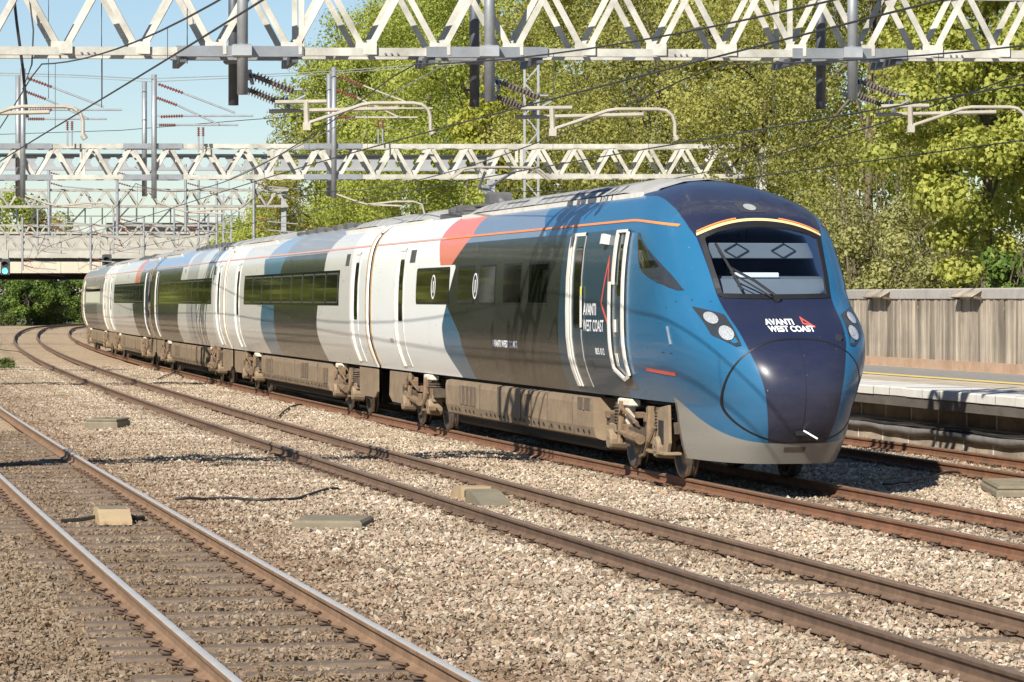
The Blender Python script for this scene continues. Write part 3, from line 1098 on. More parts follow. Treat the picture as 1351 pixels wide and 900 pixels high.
def gangway(car, u0, u1):
    mb = MB()
    n = 9
    for i in range(n):
        a, b = u0 + (u1 - u0) * i / n, u0 + (u1 - u0) * (i + 1) / n
        mb.box(a + .005, b - .005, -1.05 + (.05 if i % 2 else 0), 1.05 - (.05 if i % 2 else 0), 1.15, 3.85 - (.05 if i % 2 else 0))
    mb.build("gangway_bellows", 'bellow', car)

def window(car, u0, u1, z0, z1, s, nose=True, pane='wglass', r=.08):
    fn = lambda a, z, o: side_pt(a, z, s, o, nose)
    w = patch(rrows(u0, u1, z0, z1, r), fn, .006).build("window", 'blk' if nose else 'wframe', car, smooth=False)
    patch(rrows(u0 + .035, u1 - .035, z0 + .035, z1 - .035, r * .8), fn, .0085, .006).build("pane", pane, w)
    return w

def window_band(car, u0, u1, z0, z1, s, nose):
    fn = lambda a, z, o: side_pt(a, z, s, o, nose)
    return patch([(z0 + (z1 - z0) * k / 6, u0, u1) for k in range(7)], fn, .003, .01, 24).build("window_band", 'wglass', car)

def strip(car, name, pts, s, w, m, nose, off=.012, thick=.03, parent=None):
    """a raised moulding following points (u, z) along the side"""
    mb = MB()
    A, B, C, D = [], [], [], []
    for i, (u, z) in enumerate(pts):
        p0 = Vector(pts[max(0, i - 1)])
        p1 = Vector(pts[min(len(pts) - 1, i + 1)])
        t = (p1 - p0).normalized()
        n = Vector((-t.y, t.x)) * (w / 2)
        A.append(side_pt(u - n.x, z - n.y, s, off, nose))
        B.append(side_pt(u + n.x, z + n.y, s, off, nose))
        C.append(side_pt(u - n.x, z - n.y, s, off - thick, nose))
        D.append(side_pt(u + n.x, z + n.y, s, off - thick, nose))
    mb.grid([C, A, B, D])
    return mb.build(name, m, parent or car)

def door(car, u, s, nose, panel, w=.9, both=True):
    """plug door: panel, its pale edge mouldings and slim window; u is the edge nearer the front"""
    fn = lambda a, z, o: side_pt(a, z, s, o, nose)
    zz = [1.16, 1.25, 1.4, 1.6, 1.9, 2.3, 2.8, 3.2, 3.42]
    d = patch([(z, u, u + w) for z in zz], fn, .006, .02, 4).build("door", panel, car, smooth=True)
    pw = patch(rrows(u + .1, u + .5, 2.05, 3.25, .06), fn, .012, .01).build("pane", 'wglass', d)
    for uu, ww in ((u + w - .02, .17), (u + w - .24, .06)):
        strip(car, "door_edge", [(uu, z) for z in zz], s, ww, 'white', nose, .02, .03, d)
    strip(car, "door_header", [(u + .05, 3.44), (u + w + .03, 3.44)], s, .05, 'white', nose, .018, .03, d)
    if both:
        strip(car, "door_edge", [(u + .03, z) for z in zz], s, .035, 'railw', nose, .012, .03, d)
    return d

def wheel_mesh():
    mb = MB()
    mb.lathe([(.03, -.075), (.10, -.09), (.14, -.03), (.32, -.015), (.36, -.062), (.425, -.065), (.43, .055), (.455, .06), (.455, .09), (.36, .09), (.33, .03), (.12, .05), (.03, .09)], (0, 0, 0), 'y', 28)
    me = mb.mesh("wheel", True)
    me.materials.append(MT['steel'])
    return me
WHEEL = wheel_mesh()
def tread_mesh():
    mb = MB()
    mb.lathe([(.43, -.066), (.435, -.06), (.4355, .05), (.43, .056)], (0, 0, 0), 'y', 28)
    me = mb.mesh("tread", True)
    me.materials.append(MT['rim'])
    return me
TREAD = tread_mesh()

def bogie(car, uc, detail=True, flip=1):
    mb = MB()
    for s in (-1, 1):
        y0, y1 = s * .93, s * 1.12
        # side frame: cranked beam
        mb.prism([(uc - 1.75, .62), (uc - 1.0, .56), (uc - .55, .36), (uc + .55, .36), (uc + 1.0, .56), (uc + 1.75, .62), (uc + 1.75, .78), (uc + .9, .80), (uc + .5, .64), (uc - .5, .64), (uc - .9, .80), (uc - 1.75, .78)], 'y', y0, y1)
    mb.box(uc - .25, uc + .25, -.95, .95, .45, .75)
    mb.box(uc - 1.55, uc - 1.45, -.95, .95, .55, .68)
    mb.box(uc + 1.45, uc + 1.55, -.95, .95, .55, .68)
    b = mb.build("bogie", 'dirtd', car)
    mb = MB()
    mb.box(uc - 1.9, uc + 1.9, -.62, .62, .24, .96, .05)
    mb.build("bogie_shade_block", 'black', b)  # added black block, stops light showing through the bogie
    for a in (-1.35, 1.35):
        for s in (-1, 1):
            w = link("wheel", WHEEL, None, b, (uc + a, s * .755, .43))
            w.rotation_euler = (0, random.uniform(0, 3), 0 if s < 0 else math.pi)
            t = link("tread", TREAD, None, b, (uc + a, s * .755, .43))
            t.rotation_euler = (0, 0, 0 if s < 0 else math.pi)
        mb = MB()
        mb.tube([(uc + a, -.9, .43), (uc + a, .9, .43)], .08, 10)
        mb.build("axle", 'steel', b)
        for s in (-1, 1):
            mb = MB()
            mb.lathe([(.02, s * 1.20), (.13, s * 1.20), (.15, s * 1.17), (.17, s * .94)], (uc + a, 0, .43), 'y', 14)
            mb.box(uc + a - .19, uc + a + .19, s * .92, s * 1.14, .52, .66, .02)
            mb.build("axle_box", 'dirt', b, smooth=False)
            mb = MB()
            for k in range(6):
                mb.lathe([(.12, .66 + k * .045), (.14, .675 + k * .045), (.12, .69 + k * .045)], (uc + a * .86, s * 1.02, 0), 'z', 12)
            mb.tube([(uc + a * .86, s * 1.02, .64), (uc + a * .86, s * 1.02, .97)], .11, 10)
            mb.build("spring", 'dirtd', b)
    for s in (-1, 1):
        mb = MB()      # dampers, pipes, brake gear
        mb.tube([(uc - .55, s * 1.2, .50), (uc + .15, s * 1.2, .54)], .075, 10)
        mb.tube([(uc + .15, s * 1.2, .54), (uc + .6, s * 1.2, .56)], .04, 8)
        mb.tube([(uc - .95, s * 1.17, .35), (uc - .95, s * 1.14, .98)], .06, 8)
        mb.tube([(uc + .72, s * 1.17, .40), (uc + .72, s * 1.14, 1.0)], .05, 8)
        mb.tube([(uc - .3, s * 1.18, .72), (uc + .5, s * 1.2, .9), (uc + .9, s * 1.16, .72)], .025, 6)
        mb.tube([(uc - 1.25, s * 1.18, .7), (uc - 1.1, s * 1.22, .5), (uc - .8, s * 1.2, .3), (uc - .5, s * 1.18, .26)], .03, 6)
        for k in range(16):
            a, z_ = random.uniform(-1.6, 1.6), random.uniform(.36, .9)
            w_, h_ = random.uniform(.05, .2), random.uniform(.05, .22)
            yy = random.uniform(1.08, 1.2)
            mb.box(uc + a, uc + a + w_, s * (yy - .12), s * yy, z_, z_ + h_, .012)
        mb.build("damper_gear", 'dirtb', b)["kind"] = "stuff"
    return b

def underframe(car, u0, u1, seed, grilles=(), lower=.36):
    r = random.Random(seed)
    mb = MB()
    mb.box(u0 - 5.5, u1 + 5.3, -.88, .88, .98, 1.10)
    mb.build("underframe", 'black', car)
    mb = MB()
    mb.box(u0 + .1, u1 - .1, -.95, .95, .2, .97, .05)
    mb.build("underfloor_shade_block", 'black', car)  # added dark block, deepens the shadow under the floor
    for s in (-1, 1):
        mb = MB()
        prof = [(s * 1.06, 1.00), (s * 1.15, .985), (s * 1.17, .90), (s * 1.165, .55), (s * 1.12, lower + .04), (s * 1.02, lower), (s * .4, lower), (s * .4, 1.0)]
        mb.prism(prof, 'x', u0, u1)
        c = mb.build("equipment_case", 'dirt', car)
        # seams between the case doors
        k = u0 + r.uniform(1.2, 1.8)
        while k < u1 - .8:
            q = MB()
            q.box(k, k + .022, s * 1.15, s * 1.178, .46, .98)
            q.build("seam", 'grille', c)
            k += r.uniform(1.5, 2.6)
        for (g0, g1, z0, z1, nsl) in grilles:
            q = MB()
            q.box(g0, g1, s * 1.155, s * 1.176, z0, z1)
            gr = q.build("grille", 'grille', c)
            for j in range(nsl):
                a = g0 + (g1 - g0) * (j + .5) / nsl
                q = MB()
                q.box(a - .028, a + .028, s * 1.16, s * 1.19, z0, z1)
                q.build("bar", 'dirtb', gr) if False else q.build("grille_bar", 'dirtb', c)
        # lifting holes along the lower edge
        k = u0 + .3
        q = MB()
        while k < u1 - .2:
            q.box(k, k + .09, s * 1.10, s * 1.152, lower + .10, lower + .145)
            k += .36 + (.2 if r.random() < .4 else 0)
        q.build("lower_slots", 'black', c)["kind"] = "stuff"
        q = MB()
        q.box(u0 - .1, u1 + .1, s * .98, s * 1.02, 1.0, 1.085)
        q.build("sole_gap_shade", 'black', car)  # black strip stands in for the shadowed gap below the body

def fairing(car, u0, u1, taper=1.1, ribs=True, top=4.26, w=.86):
    mb = MB()
    rows = []
    for u, k in ((u0, .0), (u0 + taper * .5, .62), (u0 + taper, 1), (u1 - taper, 1), (u1 - taper * .5, .62), (u1, .0)):
        rows.append([(u, -w, 3.94 + .10 * k), (u, -w * .8, 4.06 + .10 * k), (u, -w * .4, 4.16 + .085 * k), (u, 0, 4.19 + (top - 4.19) * k), (u, w * .4, 4.16 + .085 * k), (u, w * .8, 4.06 + .10 * k), (u, w, 3.94 + .10 * k)])
    mb.grid(rows)
    f = mb.build("roof_fairing", 'roofg', car, smooth=True)
    if ribs:
        k = u0 + taper + .4
        while k < u1 - taper - .2:
            q = MB()
            q.grid([[(k + d, y, z + .012) for y, z in ((-w, 4.045), (-w * .8, 4.165), (-w * .4, 4.25), (0, top + .004), (w * .4, 4.25), (w * .8, 4.165), (w, 4.045))] for d in (0, .05)])
            q.build("rib", 'roofd', f)
            k += .62 if int(k) % 4 else 1.3
    for s in (-1, 1):
        q = MB()
        q.box(u0 + .3, u1 - .3, s * (w + .005), s * (w + .05), 3.93, 4.015)
        q.build("gutter", 'white', f)
    return f

def vent_grille(car, f, u0, u1, s):
    q = MB()
    q.add([(u0, s * .875, 4.02), (u1, s * .875, 4.02), (u1, s * .70, 4.155), (u0, s * .70, 4.155)], [(0, 1, 2, 3)])
    q.build("vent", 'roofd', f)

def brackets(car, u, s):
    mb = MB()
    mb.box(u - .34, u + .34, s * .98, s * 1.14, .93, 1.04, .02)
    mb.prism([(u - .16, .95), (u + .16, .95), (u + .1, .60), (u - .06, .60)], 'y', s * 1.0, s * 1.1)
    mb.build("damper_bracket", 'bracket', car)

def cant_stripe(car, u0, u1, nose, m):
    for s in (1, -1):
        n_ = 60
        strip(car, "cant_rail_stripe", [(u0 + (u1 - u0) * i / n_, float(stripe_z(u0 + (u1 - u0) * i / n_)) if nose else 3.585) for i in range(n_ + 1)], s, .032, m, nose, .010, .012)

def end_trim(car, u, nose):
    zl = [1.12, 1.3, 1.5, 1.75, 2.1, 2.5, 2.9, 3.3, 3.5, 3.65, 3.78, 3.9]
    for s in (1, -1):
        strip(car, "end_trim", [(u, z) for z in zl], s, .10, 'tan', nose, .012, .05)

# ---- leading carriage
def car_root(i, name, label):
    (x, y), (ex, ey) = CARS[i]
    o = empty(name, (x, y, 0), math.atan2(ey, ex))
    tag(o, label, "train carriage", "coupled carriages of the passenger train")
    return o

c1 = car_root(0, "driving_carriage", "leading blue and navy carriage of the train with rounded nose and windscreen")
nose_body(c1, 25.62)
ends(c1, [25.6])
gangway(c1, 25.6, 26.0)
cant_stripe(c1, 2.35, 18.0, True, 'orange')
cant_stripe(c1, 18.0, 25.5, True, 'pink')
end_trim(c1, 25.5, True)
fr = lambda v, z, o: front_pt(v, z, o)
wl = dens(WS, 72)
ring(shrink(wl, -.035), shrink(wl, .028), fr, .012, .03).build("windscreen_frame", 'blk', c1)
mb = MB()
zz = list(np.linspace(2.5, 3.475, 14))
def ws_half(z):
    if z <= 3.31:
        return float(np.interp(z, [2.5, 2.9, 3.31], [.745, .785, .815]))
    return float(np.interp(z, [3.31, 3.40, 3.455, 3.475], [.815, .62, .35, .06]))
mb.grid([[front_pt(-ws_half(z) + 2 * ws_half(z) * j / 16, z, .002) for j in range(17)] for z in zz])
mb.build("windscreen", 'wsglass', c1, smooth=True)
# cab behind the glass
mb = MB()
mb.grid([[(1.26, y, 2.46) for y in (-.74, .74)], [(1.75, y, 2.74) for y in (-.86, .86)], [(2.3, y, 2.80) for y in (-.95, .95)]])
desk = mb.build("driving_desk", 'cabin', c1)
mb = MB()
mb.box(1.80, 1.86, -.22, .42, 2.76, 2.83, .01)
mb.build("paper_strip", 'letter', desk)
mb = MB()
mb.box(3.2, 3.3, -1.02, 1.02, 2.3, 3.48)
mb.build("cab_bulkhead", 'cabdk', c1)
mb = MB()
mb.box(2.75, 2.9, -.25, .25, 2.4, 3.05, .05)
mb.build("driver_seat", 'cabdk', c1)
mb = MB()
mb.box(1.86, 1.90, -.74, .74, 3.02, 3.23, .01)
bl = mb.build("sun_blind", 'cabin', c1)
for yc in (.36, -.30):
    q = MB()
    P = [(yc - .17, 3.13), (yc, 3.035), (yc + .17, 3.13), (yc, 3.225)]
    for a, b in zip(P, P[1:] + P[:1]):
        q.bar((1.855, a[0], a[1]), (1.855, b[0], b[1]), .028, .012)
    q.build("diamond_mark", 'cabdk', bl)
# arc of yellow and orange over the windscreen
def zarc(v): return 3.545 - .20 * (abs(v) / .86) ** 2.1
n = 24
mb = MB()
vv_ = [-.87 + 1.74 * i / n for i in range(n + 1)]
mb.grid([[front_pt(v, zarc(v) - .018, .014) for v in vv_], [front_pt(v, zarc(v) + .018, .014) for v in vv_]])
arc = mb.build("yellow_arc", 'amber', c1)
for a, b in ((-.86, -.30), (.30, .86)):
    mb = MB()
    vv_ = [a + (b - a) * i / 10 for i in range(11)]
    mb.grid([[front_pt(v, zarc(v) + .026, .014) for v in vv_], [front_pt(v, zarc(v) + .045, .014) for v in vv_]])
    mb.build("orange_edge", 'orange', arc)
# wipers
mb = MB()
w0, w1 = front_pt(.02, 2.46, .05), front_pt(.55, 2.86, .045)
mb.tube([w0, w0.lerp(w1, .5) + Vector((-.03, 0, .02)), w1], .018, 6)
mb.tube([front_pt(.10, 2.46, .05), front_pt(.57, 2.80, .045)], .012, 6)
mb.tube([front_pt(.46, 2.57, .028), front_pt(.56, 2.86, .04), front_pt(.67, 3.2, .028)], .02, 6)
mb.lathe([(.0, -.03), (.05, -.03), (.06, .03), (.0, .03)], front_pt(.03, 2.455, .03), 'x', 10)
mb.build("wiper", 'blk', c1)
# coupler cover: oval seam, centre seam, hole
hl = []
for i in range(96):
    t = 2 * math.pi * i / 96
    c_, s_ = math.cos(t), math.sin(t)
    hl.append((.93 * math.copysign(abs(c_) ** .86, c_), 1.27 + (.69 if s_ > 0 else .68) * math.copysign(abs(s_) ** .9, s_)))
ring(hl, shrink(hl, .020), fr, .005, .006).build("cover_seam", 'blk', c1)
mb = MB()
mb.grid([[front_pt(-.004, z, .003), front_pt(.004, z, .003)] for z in np.linspace(.62, 1.94, 20)])
mb.build("cover_centre_seam", 'blk', c1)
mb = MB()
mb.box(.02, .12, -.11, .09, .69, .76, .01)
hb = mb.build("coupler_port", 'blk', c1)
mb = MB()
mb.tube([(.02, -.02, .76), (-.13, -.16, .66)], .012, 8)
mb.build("coupler_pin", 'letter', c1)
mb = MB()
mb.add([front_pt(.17, .54, .004), front_pt(-.12, .54, .004), front_pt(-.12, .475, .004), front_pt(.17, .475, .004)], [(0, 1, 2, 3)])
mb.build("skirt_slot", 'grille', c1)
mb = MB()
mb.lathe([(.0, -.03), (.05, -.03), (.05, .01), (.0, .01)], front_pt(-.58, 1.96, .005), 'x', 10)
mb.build("tail_marker", 'lampb', c1)
# roof headlamp
hp = front_pt(0, 3.73, 0)
patch([(3.655, -.17, .17), (3.70, -.18, .18), (3.75, -.18, .18), (3.795, -.165, .165)], fr, .006, .01).build("headlamp_panel", 'lampb', c1)
mb = MB()
c_ = front_pt(.0, 3.727, .012)
mb.add([front_pt(.085 * math.cos(t), 3.727 + .048 * math.sin(t), .010) for t in np.linspace(0, 2 * math.pi, 20, endpoint=False)], [tuple(range(20))])
mb.build("roof_headlamp", 'lampw', c1)
# side headlight clusters
for s in (1, -1):
    L = [(1.10, 2.37), (.80, 2.265), (.735, 1.86), (.80, 1.85), (1.03, 2.0)]
    L = [(s * a, b) for a, b in L]
    lp = dens(L, 40)
    mb = MB()
    pts = [front_pt(a, b, .010) for a, b in lp]
    cpt_ = front_pt(s * .91, 2.12, .012)
    mb.add(pts + [cpt_], [(i, (i + 1) % 40, 40) for i in range(40)])
    hlc = mb.build("headlight_cluster", 'lampb', c1, smooth=True)
    for (a, b, r1, r2) in ((s * .965, 2.215, .072, .078), (s * .865, 2.02, .080, .094)):
        mb = MB()
        ring_ = [front_pt(a + r1 * math.cos(t), b + r2 * math.sin(t), .016) for t in np.linspace(0, 2 * math.pi, 18, endpoint=False)]
        mb.add(ring_ + [front_pt(a, b, .03)], [(i, (i + 1) % 18, 18) for i in range(18)])
        mb.build("headlight", 'lampw', hlc, smooth=True)
# nose lettering and badge
fz = lambda v0, z0: (lambda x, y: front_pt(v0 - x, z0 + y, .004))
lettering("AVANTI", .10, fz(.335, 2.135), c1, 'letter', .385, .004)
lettering("WEST COAST", .10, fz(.325, 2.045), c1, 'letter', .62, .004)
def tri_mark(P, fn, w, off, parent):
    n_ = len(P)
    inner = shrink(dens(P, 60), w)
    return ring(dens(P, 60), inner, fn, off, .003).build("triangle_badge", 'red', parent)
tri_mark([(-.175, 2.24), (-.325, 2.10), (-.165, 2.145)], fr, .018, .004, c1)

# leading carriage sides
for s in (1, -1):
    strip(c1, "panel_seam", [(1.25, 2.44), (1.5, 2.46), (1.8, 2.44), (2.02, 2.36), (2.12, 2.15), (2.14, 1.75)], s, .012, 'blk', True, .002, .003)
    strip(c1, "panel_seam", [(2.14, 1.75), (1.7, 1.74)], s, .012, 'blk', True, .002, .003)
    strip(c1, "panel_seam", [(2.6, 1.12), (2.62, 1.8), (2.66, 2.5)], s, .008, 'wframe', True, .002, .003)
    strip(c1, "skirt_edge", [(2.23, z) for z in (.33, .5, .7, .9, 1.07)], s, .07, 'grille', True, .006, .03)
    strip(c1, "lamp_bracket", [(1.86, 2.1), (1.72, 1.86)], s, .022, 'galv', True, .02, .02)
for s in (1, -1):
    sp_ = lambda a, z, o, s=s: side_pt(a, z, s, o)
    # quarter window of the cab
    R = [(3.40, 3.56, 3.66), (3.3, 3.36, 3.60), (3.15, 2.95, 3.50), (3.0, 2.52, 3.40), (2.9, 2.28, 3.30), (2.84, 2.14, 3.12), (2.78, 2.02, 2.86), (2.7, 1.88, 2.46), (2.63, 1.78, 2.06), (2.59, 1.71, 1.85)]
    q = patch(R, sp_, .008, .01, 10).build("cab_quarter_window", 'lampb', c1, smooth=False)
    R = [(3.30, 3.44, 3.54), (3.15, 3.04, 3.44), (3.0, 2.62, 3.34), (2.92, 2.44, 3.26), (2.9, 2.5, 3.2)]
    patch(R, sp_, .011, .006, 8).build("pane", 'wglass', q)
    # passenger windows on the dark field and the pale field
    window(c1, 17.1, 20.4, 2.38, 3.06, s)
    for a, b in ((14.85, 16.3), (13.05, 14.4), (11.0, 12.4), (9.05, 10.45)):
        window(c1, a, b, 2.38, 3.06, s)
    for a in (18.72,):
        strip(c1, "window_mullion", [(a, 2.4), (a, 3.05)], s, .04, 'wframe', True, .012, .01)
    door(c1, 6.72, s, True, livery_mat("paint_door_front", TEAL, []), .95)
    door(c1, 21.75, s, True, livery_mat("paint_door_rear", WHITE, []), .95)
    # cab door with its long white handrails
    zz = [1.36, 1.45, 1.6, 1.9, 2.3, 2.7]
    d = patch([(z, 4.02, 4.82) for z in (1.2, 1.4, 1.7, 2.1, 2.6, 3.1, 3.42)], sp_, .006, .02, 4).build("cab_door", livery_mat("paint_cab_door", TEAL, []), c1, smooth=True)
    patch(rrows(4.24, 4.54, 2.52, 3.25, .06), sp_, .012, .008).build("pane", 'wglass', d)
    for a, z0, z1, w in ((4.70, 2.68, 3.42, .10), (4.12, 1.40, 3.42, .085), (4.90, 1.48, 2.72, .075)):
        zl = np.linspace(z0, z1, 10)
        strip(c1, "handrail", [(a, z) for z in zl], s, w, 'white', True, .05, .03, d)
    strip(c1, "handrail", [(4.08, 3.43), (4.75, 3.43)], s, .04, 'white', True, .05, .03, d)
    strip(c1, "handrail", [(4.08, 1.40), (4.45, 1.34), (4.90, 1.48)], s, .05, 'white', True, .05, .03, d)
    strip(c1, "grab_plate", [(4.62, 2.0), (4.62, 2.18)], s, .12, 'white', True, .02, .01, d)
    strip(c1, "grab_plate", [(4.66, 1.52), (4.66, 1.7)], s, .12, 'white', True, .02, .01, d)
    strip(c1, "yellow_tab", [(5.02, 1.50), (5.02, 1.70)], s, .10, 'yg', True, .012, .01, d)
    strip(c1, "yellow_tab", [(4.86, 3.26), (4.86, 3.42)], s, .07, 'yg', True, .012, .01, d)
    strip(c1, "yellow_tab", [(6.70, 2.52), (6.70, 2.66)], s, .07, 'yg', True, .03, .01)
    strip(c1, "door_notice", [(6.70, 2.05), (6.70, 2.52)], s, .09, 'white', True, .03, .01)
    strip(c1, "data_panel", [(6.35, 1.42), (6.35, 1.56)], s, .22, 'wframe', True, .008, .006)
    strip(c1, "camera_pod", [(5.35, 3.26), (5.35, 3.40)], s, .17, 'white', True, .10, .10)
    strip(c1, "speaker_hatch", [(14.9, 3.30), (14.9, 3.42)], s, .16, 'wframe', True, .006, .006)
    strip(c1, "destination_display", [(21.0, 3.18), (21.0, 3.42)], s, .55, 'wframe', True, .008, .006)
    strip(c1, "door_sill_notice", [(3.15 - .14 * k, 1.50 - .004 * k) for k in range(11)], s, .045, 'red', True, .006, .004)
    sg = 1 if s > 0 else -1
    def place(u0, z0, s=s):
        return (lambda x, y: side_pt(u0 - x, z0 + y, s, .006)) if s > 0 else (lambda x, y: side_pt(u0 + x, z0 + y, s, .006))
    lettering("AVANTI", .24, place(6.60 if s > 0 else 5.6, 2.24), c1, 'letter', .80, .006)
    lettering("WEST COAST", .24, place(6.62 if s > 0 else 5.2, 2.0), c1, 'letter', 1.28, .003)
    lettering("805 012", .13, place(5.95 if s > 0 else 5.4, 1.665), c1, 'letter', .56, .003)
    lettering("AVANTI WEST COAST", .15, place(13.35 if s > 0 else 11.4, 1.68), c1, 'letter', 2.0, .007)
    tri_mark([(5.12, 3.11), (5.52, 2.40), (5.0, 2.02)], sp_, .045, .006, c1)
    for uc in (18.62, 14.72):
        lp = [(uc + .20 * math.cos(t), 2.70 + .225 * math.sin(t)) for t in np.linspace(0, 2 * math.pi, 40, endpoint=False)]
        rg = ring(lp, shrink(lp, .03), sp_, .0125, .004).build("class_sign", 'letter', c1)
        strip(c1, "numeral", [(uc, 2.59), (uc, 2.81)], s, .045, 'letter', True, .0125, .004, rg)
    # small step/number marks by the tail door
    strip(c1, "door_notice", [(23.2, 1.62), (23.2, 1.70)], s, .35, 'railw', True, .006, .004)
bogie(c1, 4.35)
bogie(c1, 21.35)
underframe(c1, 6.75, 18.35, 1, ((15.55, 17.0, .58, .92, 4), (10.95, 11.55, .56, .92, 2), (6.95, 7.75, .80, .985, 1)))
for s in (1, -1):
    brackets(c1, 5.0, s)
    brackets(c1, 20.35, s)
    # bogie end plates (leading step plate and rear yaw plate)
    mb = MB()
    mb.prism([(2.55, 1.02), (2.95, .98), (3.45, .86), (3.55, .42), (2.6, .36), (2.5, .5)], 'y', s * 1.09, s * 1.13)
    o = mb.build("step_plate", 'dirt', c1)
    mb = MB()
    mb.box(2.78, 3.02, s * 1.10, s * 1.145, .48, .80)
    mb.build("step_recess", 'black', o)
    mb = MB()
    mb.box(2.5, 3.45, s * .95, s * 1.2, .33, .375, .01)
    mb.build("footstep", 'dirt', o)
    mb = MB()
    mb.prism([(22.4, 1.02), (24.6, 1.02), (24.7, .52), (24.3, .40), (22.7, .40), (22.3, .62)], 'y', s * 1.07, s * 1.11)
    mb.build("equipment_panel", 'dirt', c1)
f1 = fairing(c1, 4.6, 18.4, 1.4)
for s in (1, -1):
    vent_grille(c1, f1, 7.6, 12.2, s)
    vent_grille(c1, f1, 13.2, 15.0, s)
f2 = fairing(c1, 20.9, 25.4, 1.5, True, 4.28)
mb = MB()
mb.box(18.5, 20.8, -.8, .8, 3.95, 4.10)
for k in range(6):
    a = 18.6 + k * .36
    mb.box(a, a + .2, -.7 + .1 * (k % 3), .75 - .15 * (k % 2), 4.10, 4.16 + .04 * (k % 3), .02)
mb.build("roof_equipment", 'roofd', c1)
# raised pantograph
pan = MB()
pan.box(18.4, 19.8, -.5, .5, 4.18, 4.24, .02)
pan.box(18.95, 19.35, -.22, .22, 4.22, 4.48, .04)
pn = pan.build("pantograph", 'roofd', c1)
mb = MB()
for yy in (-.3, .3):
    for uu in (18.5, 19.7):
        for k in range(4):
            mb.lathe([(.03, 4.05 + k * .035), (.07, 4.065 + k * .035), (.03, 4.08 + k * .035)], (uu, yy, 0), 'z', 10)
mb.build("foot_insulator", 'insul', pn)
mb = MB()
mb.tube([(18.75, 0, 4.28), (20.5, 0, 4.62)], .045, 8)
mb.tube([(18.85, .10, 4.24), (20.4, .06, 4.56)], .018, 6)
mb.build("lower_arm", 'galv', pn)
mb = MB()
mb.tube([(20.5, -.10, 4.62), (19.0, -.28, 4.88)], .028, 8)
mb.tube([(20.5, .10, 4.62), (19.0, .28, 4.88)], .028, 8)
mb.tube([(20.5, -.12, 4.62), (20.5, .12, 4.62)], .05, 8)
mb.build("upper_arm", 'galv', pn)
mb = MB()
for uu in (18.85, 19.15):
    mb.tube([(uu, -.95, 4.72), (uu, -.72, 4.90), (uu, -.5, 4.94), (uu, .5, 4.94), (uu, .72, 4.90), (uu, .95, 4.72)], .022, 6)
mb.tube([(18.85, -.4, 4.90), (19.15, -.4, 4.90)], .02, 6)
mb.tube([(18.85, .4, 4.90), (19.15, .4, 4.90)], .02, 6)
mb.build("collector_head", 'arm', pn)

# ---- following carriages
def mid_car(i, label, base, layers, polys, wins, band, dpanel_front, dpanel_rear, gr, nwin):
    c = car_root(i, "carriage", label)
    plain_body(c, base, layers, polys, "paint_carriage")
    ends(c, [.16, 25.84])
    gangway(c, 25.85, 26.15)
    cant_stripe(c, .3, 25.7, False, 'pink')
    end_trim(c, .3, False)
    end_trim(c, 25.7, False)
    for s in (1, -1):
        window_band(c, band[0], band[1], 2.335, 3.115, s, False)
        w_ = (band[1] - band[0] - .2) / nwin
        if i < 4:
            for k in range(nwin):
                a = band[0] + .1 + k * w_
                window(c, a + .08, a + w_ - .08, 2.39, 3.06, s, False)
        door(c, 1.35, s, False, dpanel_front, .95, i < 3)
        door(c, 22.5, s, False, dpanel_rear, .95, i < 3)
        strip(c, "destination_display", [(3.15, 3.2), (3.15, 3.45)], s, .5, 'wframe', False, .008, .006)
        strip(c, "speaker_hatch", [(12.6, 3.34), (12.6, 3.46)], s, .16, 'wframe', False, .006, .006)
        brackets(c, 5.6, s)
        brackets(c, 20.4, s)
        for a, b in ((.35, 2.7), (23.3, 25.6)):
            mb = MB()
            mb.prism([(a, 1.02), (b, 1.02), (b, .55), (b - .3, .42), (a + .3, .42), (a, .55)], 'y', s * 1.06, s * 1.10)
            mb.build("equipment_panel", 'dirt', c)
    bogie(c, 4.5)
    bogie(c, 21.5)
    underframe(c, 7.0, 19.0, i + 5, gr)
    fairing(c, .5, 6.2, 1.5, True, 4.3)
    fairing(c, 17.6, 25.4, 1.5, True, 4.3)
    mb = MB()
    for k in range(14):
        a = 6.4 + k * .8
        mb.box(a, a + .55, -.55 + .12 * (k % 3), .55 - .1 * (k % 2), 4.1, 4.19 + .03 * (k % 3), .02)
    mb.build("roof_equipment", 'roofd', c)
    return c

pw = livery_mat("paint_door_white", WHITE, [])
pnv = livery_mat("paint_door_navy", (.012, .05, .11), [])
BL2 = (.05, .15, .24)
c2 = mid_car(1, "second carriage, cream with a dark centre and a blue band beside it", GREYW,
             [('end', WHITE), ('blue', BL2), ('dark', DARK), ('roofs', (.24, .26, .28)), ('roofb', (.25, .36, .48))],
             [('end', lambda u, z: np.maximum(2.6 + .0 * z - u, u - 22.3)), ('blue', lambda u, z: np.minimum(np.minimum(17.5 + .35 * np.cos((z - 1.75) * 3) - u, u - 10), 3.53 - z)),
              ('dark', lambda u, z: np.minimum(np.minimum(15.1 - 1.3 * np.clip(z - 2.4, 0, 2) - u, u - (7.3 - .8 * np.clip(z - 2.4, 0, 2) + .25 * np.cos((z - 1.8) * 3))), 3.53 - z)),
              ('roofs', lambda u, z: np.minimum(np.minimum(13.5 - u, u - (6.4 - 1.8 * (z - 3.5))), z - 3.53)), ('roofb', lambda u, z: np.minimum(np.minimum(17.2 - 2.5 * (z - 3.5) - u, u - 13.5), z - 3.53))],
             None, (4.1, 21.4), pw, pw, ((16.6, 18.1, .6, .93, 4), (10.1, 11.4, .6, .95, 3), (7.0, 7.7, .55, .9, 2)), 9)
